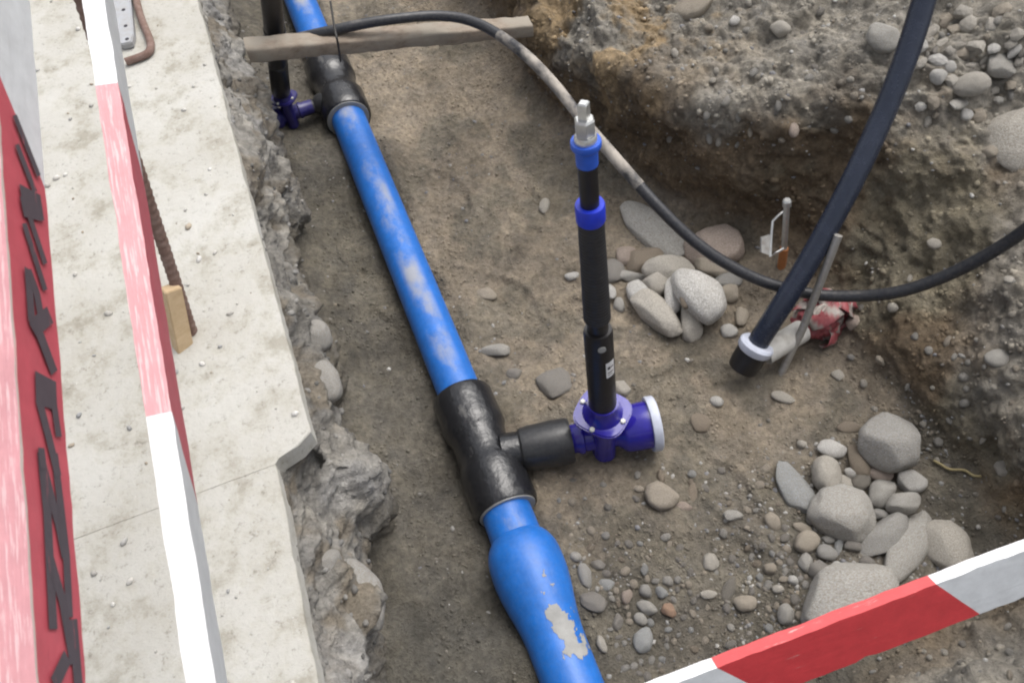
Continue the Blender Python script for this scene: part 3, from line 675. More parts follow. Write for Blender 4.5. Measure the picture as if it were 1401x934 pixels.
hp = [(345, 66, .49), (400, 54, .505), (450, 43, .53), (520, 29, .535), (600, 22, .51), (655, 33, .50), (710, 68, .50), (755, 112, .50), (800, 168, .49), (850, 226, .46), (900, 282, .40), (950, 330, .33), (1000, 364, .27), (1050, 387, .225), (1110, 402, .20), (1170, 405, .22), (1230, 399, .28), (1290, 379, .36), (1350, 349, .46), (1401, 316, .56), (1460, 268, .70), (1540, 200, .84), (1640, 130, .84), (1760, 60, .83)]
hpts = catmull([at(a, b, c) for a, b, c in hp], 8)
hose = thing('water_hose', 'thin black hose arching over the timber and sagging across the trench', 'hose', hpts[0])
i0, i1 = 6 * 8 - 4, 9 * 8 + 4
def hr(i): return 0.0165
tube('hose_length', hpts[:i0 + 1], 0.0165, M_HOSE, hose, 16)
mh = tube('hose_length', hpts[i0:i1 + 1], lambda t: 0.0168 + 0.0006 * math.sin(t * 9), M_MUDHOSE, hose, 16); mh['label'] = 'hose stretch caked in pale mud'
tube('hose_length', hpts[i1:], 0.0165, M_HOSE, hose, 16)

# thick black pipe rising out of the trench
bp = [(1022, 492, .07), (1036, 470, .12), (1060, 432, .20), (1090, 385, .28), (1128, 320, .38), (1168, 244, .49), (1205, 165, .59), (1236, 88, .69), (1262, 8, .79), (1285, -80, .90), (1300, -160, .98)]
bpts = catmull([at(a, b, c) for a, b, c in bp], 8)
big = thing('supply_pipe', 'thick navy-black plastic pipe rising from the trench over the right bank', 'pipe', at(1022, 492, 0.0))
tube('pipe_wall', bpts, 0.0305, M_BIGHOSE, big, 24)
_d = (bpts[8] - bpts[0]).normalized(); _c = at(1034, 474, 0.115)
lathe('collar', _c - _d * 0.014, _d, [(0, .036), (0, .047), (.006, .051), (.022, .051), (.028, .046), (.028, .036)], M_WHITE, big, 32)
lathe('socket', _c - _d * 0.085, _d, [(0, .030), (.006, .042), (.03, .045), (.072, .045)], M_STEM, big, 28)

# white conduit stub, striped tape bundle, steel rod, marking pin
tag(tube('conduit_pipe', [at(1046, 484, .075), at(1062, 474, .08), at(1078, 464, .08), at(1096, 453, .07)], 0.034, M_WHITEPIPE, None, 22), 'dusty white plastic conduit stub behind the white collar of the thick pipe', 'pipe')

def crumple_core(parent):
    o = crumple('tape_core', Vector((0, 0, 0.06)), (0.092, 0.070, 0.062), M_TAPE, 3.1, 0.30); o.parent = parent
    a = o.data.color_attributes.new('Col', 'FLOAT_COLOR', 'POINT')
    cs = np.array([(0.30, 0.080, 0.088, 1) if (v.co.x * 9 + v.co.y * 5 + 0.7 * mnoise.noise(v.co * 14)) % 1 < 0.7 else (0.35, 0.315, 0.285, 1) for v in o.data.vertices], dtype=np.float32); a.data.foreach_set('color', cs.ravel())
def crumple(name, c, rad, mat, seed, amp=0.25):
    bm = bmesh.new(); bmesh.ops.create_icosphere(bm, subdivisions=5, radius=1)
    for v in bm.verts:
        p = v.co.copy(); s = Vector((seed, 2 * seed, 0))
        d = 1 + amp * mnoise.noise(p * 1.3 + s) - amp * 0.9 * abs(mnoise.noise(p * 2.6 + s)) - amp * 0.5 * abs(mnoise.noise(p * 6 + s))
        v.co = Vector((p.x * rad[0], p.y * rad[1], p.z * rad[2])) * d
    me = bpy.data.meshes.new(name); bm.to_mesh(me); bm.free(); finish(me, 60)
    o = new_obj(name, me, mat); o.location = c; return o
M_TAPE = vcol_mat('striped_tape', 0.5, (50, 0.001), (200, 0.0004), 0.22)
tc = at(1117, 449, 0.0); tc.z = drop(tc.x, tc.y)
tape = thing('barrier_tape', 'crumpled bundle of red and white striped tape behind the thick black pipe', 'tape', tc)
crumple_core(tape)
rt = random.Random(21)
for k in range(9):
    N = 46; a0 = rt.uniform(0, 6.28); span = rt.uniform(2.2, 5.0); ax = Vector((rt.gauss(0, 1), rt.gauss(0, 1), rt.gauss(0, 0.8))).normalized()
    u = ax.orthogonal().normalized(); v = ax.cross(u); ra, rb_ = rt.uniform(.06, .098), rt.uniform(.045, .070); w = rt.uniform(.020, .032); sd_ = Vector((rt.uniform(0, 99), 0, k)); ph = rt.random()
    V = []; cc = []
    for i in range(N):
        t = i / (N - 1); a = a0 + span * t; p = u * (math.cos(a) * ra) + v * (math.sin(a) * rb_)
        p += Vector((mnoise.noise(sd_ + Vector((t * 4, 0, 0))), mnoise.noise(sd_ + Vector((t * 4, 5, 0))), mnoise.noise(sd_ + Vector((t * 4, 9, 0))))) * 0.035
        tw = 0.9 * mnoise.noise(sd_ + Vector((t * 3, 20, 0))); wd = (ax * math.cos(tw) + (u * math.cos(a) + v * math.sin(a)) * math.sin(tw))
        for q in (-1, -.33, .33, 1):
            x_ = p + wd * (w * q) + Vector((mnoise.noise(sd_ + Vector((t * 14, q, 3))), mnoise.noise(sd_ + Vector((t * 14, q, 6))), 0)) * 0.006
            x_ = Vector((x_.x * 1.05, x_.y * 0.9, max(-0.004, x_.z * 0.8 + 0.072))); V.append(x_)
            L_ = (t * span * (ra + rb_) / 2 + 0.5 * w * q) / 0.075 + ph
            cc.append((0.30, 0.080, 0.088) if L_ % 1 < 0.66 else (0.35, 0.315, 0.285))
    me = grid_mesh('tape_loop', np.array([x_[:] for x_ in V]), N, 4, np.array(cc)); o = new_obj('tape_loop', me, M_TAPE, tape)
    md = o.modifiers.new('thickness', 'SOLIDIFY'); md.thickness = 0.0012
tag(tube('steel_rod', [at(1147, 322, .40), at(1133, 358, .33), at(1114, 408, .22), at(1098, 450, .125), at(1084, 478, .07), at(1068, 512, -.01)], 0.0115, M_STEEL, None, 14), 'bare steel rod leaning over the striped tape bundle', 'rod')
pb = at(1069, 374, 0.0); pz = drop(pb.x, pb.y); pb.z = pz
ptop = at(1077, 272, pz + 0.27)
pin = thing('marking_pin', 'pale galvanised pin with wire loop on an orange stake near the dug face', 'pin', pb)
pm = lerp(pb, ptop, 0.30)
tube('stake', [pb - Vector((0, 0, .06)), pm], 0.0135, M_ORANGE, pin, 10)
tube('shaft', [lerp(pb, ptop, 0.26), ptop - (ptop - pb) * 0.06], 0.0095, M_GALV, pin, 12)
lathe('head', ptop - (ptop - pb).normalized() * 0.03, ptop - pb, [(0, .0095), (.004, .013), (.022, .013), (.027, .009)], M_GALV, pin, 12)
def pinp(a, b, off=0.0): return at_depth(a, b, (ptop - Vector((0, 0, CAM_Z))).length / ray(1077, 272).length * 1.03 + off)
lp = [pinp(1074, 288), pinp(1066, 294), pinp(1057, 303), pinp(1055, 325), pinp(1054, 351), pinp(1062, 346), pinp(1072, 340)]
tube('wire_loop', lp, 0.0042, M_GALV, pin, 8)
pl = bpy.data.meshes.new('plate'); q = [pinp(1053, 321), pinp(1041, 325), pinp(1041, 345), pinp(1053, 349)]; nn = Vector((0.2, -1, 0.4)).normalized() * 0.003
pl.from_pydata([p + nn for p in q] + [p - nn for p in q], [], [(0, 1, 2, 3), (7, 6, 5, 4), (0, 4, 5, 1), (1, 5, 6, 2), (2, 6, 7, 3), (3, 7, 4, 0)]); local(new_obj('plate', pl, M_STEEL), pin)
rp_ = [hit(1278, 629), hit(1288, 635), hit(1298, 641), hit(1318, 644), hit(1332, 650), hit(1345, 650)]
tag(tube('dry_root', catmull([p + n * 0.008 for p, n in rp_], 5), 0.0035, M_TWIG, None, 7), 'thin pale root lying against the dark trench side above the stones', 'root')

# ------------------------------------------------------------------ barrier boards
def board(name, label, pa, pb, h, th, lean, segs, slope=1.0, chip=0.0, edge=False, red=None, rtop=None):
    """pa,pb: ends of the top edge nearest the trench side; face hangs down from it; lean = tilt about the long axis.
    segs: list of (position along the top edge in metres, 'red'/'white') starts; slope: run of the slanted colour boundary over the face height"""
    ax = (pb - pa); L = ax.length; ax.normalize()
    up = (Vector((0, 0, 1)) - ax * ax.z).normalized(); side = ax.cross(up)      # side: right of the walking direction
    R = Matrix.Rotation(lean, 3, ax); side = R @ side
    M = Matrix((ax, -side, R @ up)).transposed().to_4x4(); M.translation = pa
    root = thing(name, label, 'barrier board', pa, None)
    root.rotation_euler = M.to_euler()
    # local: x along, -y = outward normal of the visible face (face at y=0, body at y>0), z up (0 .. -h)
    bounds = [s[0] for s in segs] + [L]
    nc = 0
    for i, (s0, c) in enumerate(segs):
        s1 = bounds[i + 1]; V = []; n = max(2, int((s1 - s0) / 0.02)); WS = [0, 0.045, 0.2, 0.4, 0.6, 0.8, 1.0]; m = 6
        f0 = slope * h if i else 0; f1 = slope * h if i + 1 < len(segs) else 0
        Fc = []
        def P(u, w, y):                       # u 0..1 along, w 0..1 down
            xx = lerp(s0 + f0 * w, s1 + f1 * w, u)
            j = 0.0012 * mnoise.noise((xx * 30, w * 3, y * 50)) + (0.0012 * mnoise.noise((xx * 14, w * 9, 3)) if w in (0, 1) else 0)
            return (xx, y + j, -h * w + j + (chip * max(0, mnoise.noise((xx * 22, 4, 7)) - 0.15) if w == 1 else 0))
        for u in range(n + 1):
            for w in range(m + 1): V.append(P(u / n, WS[w], 0.0))
        b0 = len(V)
        for u in range(n + 1):
            for w in range(m + 1): V.append(P(u / n, WS[w], th))
        k = m + 1
        for u in range(n):
            for w in range(m):
                a = u * k + w; Fc.append((a, a + k, a + k + 1, a + 1)); a += b0; Fc.append((a, a + 1, a + k + 1, a + k))
            a, b_ = u * k, b0 + u * k; top_i = len(Fc); Fc.append((a, b_, b_ + k, a + k))
            a, b_ = u * k + m, b0 + u * k + m; Fc.append((a, a + k, b_ + k, b_))
        if i == 0: Fc += [(w, w + 1, b0 + w + 1, b0 + w) for w in range(m)]
        if i == len(segs) - 1: Fc += [(n * k + w, b0 + n * k + w, b0 + n * k + w + 1, n * k + w + 1) for w in range(m)]
        me = bpy.data.meshes.new(c + '_section'); me.from_pydata(V, [], Fc)
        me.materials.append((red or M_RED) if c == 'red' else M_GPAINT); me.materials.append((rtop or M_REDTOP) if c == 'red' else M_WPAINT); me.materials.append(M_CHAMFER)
        bm = bmesh.new(); bm.from_mesh(me); bmesh.ops.recalc_face_normals(bm, faces=bm.faces)
        for f in bm.faces:
            cz = sum(v.co.z for v in f.verts) / len(f.verts); cy = sum(v.co.y for v in f.verts) / len(f.verts)
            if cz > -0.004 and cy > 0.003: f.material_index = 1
            elif edge and cz > -0.004: f.material_index = 2
        bm.to_mesh(me); bm.free(); finish(me, 40)
        new_obj(c + '_section', me, None, root)
    return root, M
def to_face(M, px, py, eps=-0.0022):        # a picture position projected on to the board's visible face, in board coordinates
    o = Vector((0, 0, CAM_Z)); n = M.to_3x3() @ Vector((0, -1, 0)); d = ray(px, py)
    t = (M.translation - o).dot(n) / d.dot(n); p = M.inverted() @ (o + d * t)
    return Vector((p.x, eps, p.z))
def board_x(M, px, py): return to_face(M, px, py).x

def depth_line(a, da, b, db, ext0, ext1):
    A, B = at_depth(*a, da), at_depth(*b, db); d = B - A
    return A - d * ext0, B + d * ext1
def probe_M(pa, pb, lean):
    ax = (pb - pa).normalized(); up = (Vector((0, 0, 1)) - ax * ax.z).normalized(); side = ax.cross(up); R = Matrix.Rotation(lean, 3, ax)
    M = Matrix((ax, -(R @ side), R @ up)).transposed().to_4x4(); M.translation = pa; return M

# board nearest the left border (carries lettering)
pa, pb = depth_line((50, 932), 0.86, (7, 310), 0.98, 0.35, 0.75)
M_ = probe_M(pa, pb, 0.0)
x_rw = board_x(M_, 2, 105) ; x_end = board_x(M_, 65, 265)
H1 = 0.098
xt = to_face(M_, 0, 105); xb_ = to_face(M_, 64, 262); sl = -(xb_.x - xt.x) / (xt.z - xb_.z) if abs(xt.z - xb_.z) > 1e-4 else 1
x0_top = xt.x + (xt.z) * (xb_.x - xt.x) / (xt.z - xb_.z) * -1 if False else xt.x - xt.z * (xt.x - xb_.x) / (xt.z - xb_.z)
slope1 = (xb_.x - xt.x) / (xt.z - xb_.z) 
b1, BM1 = board('barrier_board', 'weathered red and white barrier board with black lettering at the left border', pa, pb, H1, 0.048, 0.0, [(0, 'red'), (x0_top, 'white')], slope1, 0.0, True, M_REDOLD)
def lettering(M, strokes, parent):
    V = []; Fc = []
    for pts in strokes:
        w = pts[0] * 1.5; P = [to_face(M, a, b) for a, b in pts[1:]]
        for p, q in zip(P[:-1], P[1:]):
            d = q - p; n = Vector((-d.z, 0, d.x)).normalized() * (w / 2); e = d.normalized() * w * 0.12
            b0 = len(V); V += [p - e + n, p - e - n, q + e - n, q + e + n]; Fc.append((b0, b0 + 1, b0 + 2, b0 + 3))
            for k in range(b0, b0 + 4): V[k] = V[k] - Vector((0, 0.00004 * (b0 // 4), 0))
    me = bpy.data.meshes.new('lettering'); me.from_pydata(V, [], Fc)
    return new_obj('lettering', me, M_LETTER, parent)
strokes = [
    (.011, (54, 622), (62, 700), (66, 780), (70, 858)), (.010, (57, 640), (78, 720), (86, 760)), (.010, (72, 622), (80, 690), (88, 760), (92, 842)), (.010, (66, 765), (82, 820), (97, 905)), (.012, (97, 850), (104, 934)), (.012, (72, 934), (88, 900)),
    (.022, (48, 528), (72, 540)), (.016, (50, 540), (72, 548)), (.010, (50, 548), (64, 600), (76, 650)), (.009, (70, 548), (77, 596)), (.009, (53, 615), (56, 640)),
    (.010, (35, 370), (40, 440), (56, 468)), (.010, (36, 372), (47, 402), (52, 430), (62, 440)), (.014, (48, 445), (64, 432)), (.012, (52, 460), (70, 508)),
    (.008, (30, 308), (58, 396)), (.008, (38, 300), (58, 360)),
    (.022, (28, 272), (52, 284)), (.016, (28, 284), (50, 290)), (.008, (20, 200), (44, 262)), (.008, (17, 160), (49, 240))]
lt = lettering(BM1, strokes, b1); lt['label'] = 'dark hand-painted slanted letters'

# second board, between the first one and the slab edge
pa, pb = depth_line((271, 785), 1.04, (161, 110), 1.28, 0.45, 0.4)
LEAN2 = 0.19
M_ = probe_M(pa, pb, LEAN2)
xr0 = board_x(M_, 235, 563); xr1 = board_x(M_, 161, 112)
b2, BM2 = board('barrier_board', 'narrow faded red and white barrier board standing along the concrete slab', pa, pb, 0.11, 0.031, LEAN2, [(0, 'white'), (xr0, 'red'), (xr1, 'white')], -0.9, 0.0, False, M_REDOLD)
# third board, lower right
DB = 1.50
pa, pb = depth_line((981, 913), DB, (1401, 753), DB * 1.04, 1.1, 1.3)
LEAN3 = -0.5
M_ = probe_M(pa, pb, LEAN3)
xs_ = [board_x(M_, 981, 913), board_x(M_, 1281, 797)]
b3, BM3 = board('barrier_board', 'clean red and white barrier board crossing the lower right corner', pa, pb, 0.118, 0.024, LEAN3, [(0, 'white'), (xs_[0], 'red'), (xs_[1], 'white')], 0.75, 0.03, False, M_RED, M_REDLIP)

# ------------------------------------------------------------------ things on the slab: ribbed bar, stake, plate, bent rod
rb0, rb1 = at(272, 483, SLAB_Z - 0.06), at(112, 0, 1.36)
def rebar(p0, p1, r, mat, name):
    ax = (p1 - p0); L = ax.length; ax.normalize(); _, u, v = frame_of(ax); n = 12; step = 0.0045; N = int(L / step); V = []; Fc = []
    for i in range(N):
        for k in range(n):
            a = 2 * math.pi * k / n; ph = (i * step / 0.017 + (a / (2 * math.pi)) * (1 if a < math.pi else -1)) % 1
            rr = r * (1.13 if ph < 0.35 else 1.0) + (0.0015 if k % 6 == 0 else 0)
            V.append(p0 + ax * (i * step) + (u * math.cos(a) + v * math.sin(a)) * rr)
    for i in range(N - 1):
        for k in range(n):
            k2 = (k + 1) % n; Fc.append((i * n + k, i * n + k2, (i + 1) * n + k2, (i + 1) * n + k))
    Fc += [tuple(range(n - 1, -1, -1)), tuple(range((N - 1) * n, N * n))]
    me = bpy.data.meshes.new(name); me.from_pydata(V, [], Fc); finish(me, 60); return new_obj(name, me, mat)
tag(rebar(rb0, rb0 + (rb1 - rb0) * 1.12, 0.0125, M_RUST, 'reinforcing_bar'), 'rusty ribbed reinforcing bar standing in the slab behind the narrow board', 'steel bar')
st0 = at(252, 482, SLAB_Z - 0.02); stx = (rb1 - rb0).normalized()
sl_ = at(233, 393, SLAB_Z + 0.14)
mtx = Matrix.Translation(st0) @ Vector((0, 0, 1)).rotation_difference(sl_ - st0).to_matrix().to_4x4() @ Matrix.Rotation(0.4, 4, 'Z')
stk = prism('wooden_stake', [(-.019, -.016), (.019, -.016), (.019, .016), (-.019, .016)], 0, (sl_ - st0).length, M_WOOD, None, 0.002, mtx)
tag(stk, 'short pale wooden stake wedged beside the ribbed bar on the slab', 'stake')
def strip(poly_px, z, th, mat, name):
    P = [at(a, b, z) for a, b in poly_px]; bm = bmesh.new(); vs = [bm.verts.new(p) for p in P]; f = bm.faces.new(vs)
    r = bmesh.ops.extrude_face_region(bm, geom=[f])
    for v in r['geom']:
        if isinstance(v, bmesh.types.BMVert): v.co.z += th
    bmesh.ops.recalc_face_normals(bm, faces=bm.faces); bmesh.ops.bevel(bm, geom=list(bm.edges), offset=0.003, segments=2, affect='EDGES')
    me = bpy.data.meshes.new(name); bm.to_mesh(me); bm.free(); finish(me, 40); return new_obj(name, me, mat)
foot_plate = thing('post_foot', 'grey perforated steel post foot lying on the slab under the narrow board', 'post foot', at(170, 30, SLAB_Z))
o = strip([(150, -60), (176, -60), (187, 55), (184, 66), (170, 69), (158, 62)], SLAB_Z + 0.001, 0.022, M_PLATE, 'plate'); local(o, foot_plate)
for k, (a, b) in enumerate([(166, -10), (169, 14), (172, 36), (174, 54)]):
    lathe('hole', at(a, b, SLAB_Z + 0.0225), (0, 0, 1), [(0, .006), (.0015, .006)], M_INK, foot_plate, 10)
tag(tube('bent_rod', catmull([at(176, -50, SLAB_Z + .012), at(190, 15, SLAB_Z + .012), at(204, 52, SLAB_Z + .012), at(206, 66, SLAB_Z + .012), at(199, 75, SLAB_Z + .012), at(172, 85, SLAB_Z + .012)], 6), 0.0115, M_RUST, None, 12), 'rusty bent steel rod lying round the post foot on the slab', 'rod')

# ------------------------------------------------------------------ stones
def stone_mesh(seed, sub=3, ang=0.5, fl=0.0):
    bm = bmesh.new(); bmesh.ops.create_icosphere(bm, subdivisions=sub, radius=1); r = random.Random(seed)
    s = Vector((r.uniform(0, 50), r.uniform(0, 50), r.uniform(0, 50)))
    planes = [(Vector((r.gauss(0, 1), r.gauss(0, 1), r.gauss(0, .8))).normalized(), r.uniform(0.62, 0.92)) for _ in range(int(3 + 8 * ang))]
    for v in bm.verts:
        p = v.co.normalized(); d = 1 + 0.16 * mnoise.noise(p * 0.9 + s) + 0.07 * mnoise.noise(p * 2.3 + s)
        q = p * d
        for n, h in planes:
            k = q.dot(n) - h
            if k > 0: q -= n * (k * (0.45 + 0.5 * ang))
        q += p * (0.02 * mnoise.noise(p * 6 + s) + ang * 0.02 * mnoise.noise(p * 12 + s))
        v.co = q
    xs = [max(abs(v.co[i]) for v in bm.verts) for i in range(3)]
    for v in bm.verts: v.co = Vector((v.co.x / xs[0], v.co.y / xs[1], v.co.z / xs[2]))
    me = bpy.data.meshes.new('stone'); bm.to_mesh(me); bm.free(); me.polygons.foreach_set('use_smooth', [True] * len(me.polygons)); me.materials.append(M_STONE); return me
LIB = [stone_mesh(100 + k, 3, 0.35 + 0.6 * (k % 3) / 2) for k in range(10)]
LIBS = [stone_mesh(200 + k, 2, 0.3) for k in range(8)]
C_ = {'grey': (.24, .24, .235), 'lgrey': (.30, .295, .28), 'blue': (.235, .25, .26), 'white': (.46, .455, .44), 'cream': (.37, .35, .315), 'tan': (.29, .255, .21),
      'brown': (.16, .13, .10), 'dark': (.115, .11, .10), 'pink': (.29, .235, .205), 'dgrey': (.155, .15, .145), 'orange': (.30, .18, .12)}
NP = [0]
def stone(px, py, w, h, ang, col, label=None, group=None, flat=0.62, sink=0.30, unique=None, name='stone', lift=0.0):
    """px,py centre, w,h apparent size in picture pixels, ang = slope of the long side in the picture (degrees, clockwise)"""
    p, n = hit(px, py); t = (p - Vector((0, 0, CAM_Z))).length / ray(px, py).length; k = t / F_PX
    a = math.radians(ang); u = Vector((math.cos(a), math.sin(a))); 
    z = p.z
    def g(dx, dy): return at(px + dx, py + dy, z)
    e = g(u.x * w / 2, u.y * w / 2) - g(-u.x * w / 2, -u.y * w / 2); f = g(-u.y * h / 2, u.x * h / 2) - g(u.y * h / 2, -u.x * h / 2)
    A = e.length / 2; B = f.length / 2
    yaw = math.atan2(e.y, e.x)
    c = min(A, B) * flat
    big_ = 1.0 if name == 'pebble' else (1.16 if group == GA else 1.0 if group == GK else 1.08)
    B = max(B * 1.04 * big_, 0.5 * c); A *= 1.10 * big_; c *= 1.1 * big_
    NP[0] += 1
    if unique is not None: me = stone_mesh(unique, 4 if max(w, h) > 40 else 3, (0.35, 0.6, 0.85)[unique % 3])
    elif max(w, h) > 17: me = LIB[NP[0] * 7 % 10]
    else: me = LIBS[NP[0] * 5 % 8]
    o = bpy.data.objects.new(name, me); COL.objects.link(o)
    tilt = Vector((0, 0, 1)).rotation_difference(Vector((0, 0, 1)).lerp(n, 0.55).normalized()).to_matrix()
    R = tilt @ Matrix.Rotation(yaw, 3, 'Z')
    o.rotation_euler = R.to_euler(); o.scale = (A, B, c)
    o.location = p + Vector((0, 0, 1)) * (c * (1 - 2 * (sink + (0.07 if sink > 0.12 else 0) + (0.05 if group in (GB, GF) else 0))) + lift) + (ray(px, py).normalized() * 0.0)
    # keep the stone's centre on its line of sight over the ground it rests on
    d = ray(px, py); o.location = Vector((0, 0, CAM_Z)) + d * ((o.location.z - CAM_Z) / d.z)
    cc = C_[col]; j = random.uniform(1.0, 1.15) if name == 'pebble' else (random.uniform(1.55, 1.75) if group == GA else random.uniform(1.35, 1.55)); o.color = (cc[0] * j, cc[1] * j, cc[2] * j, 1)
    if label: tag(o, label, 'stone', group)
    return o
GA, GB, GF, GK = 'stones of the small pile behind the spindle', 'stones of the pile above the lower right board', 'single stones on the trench floor', 'stones on the right bank'
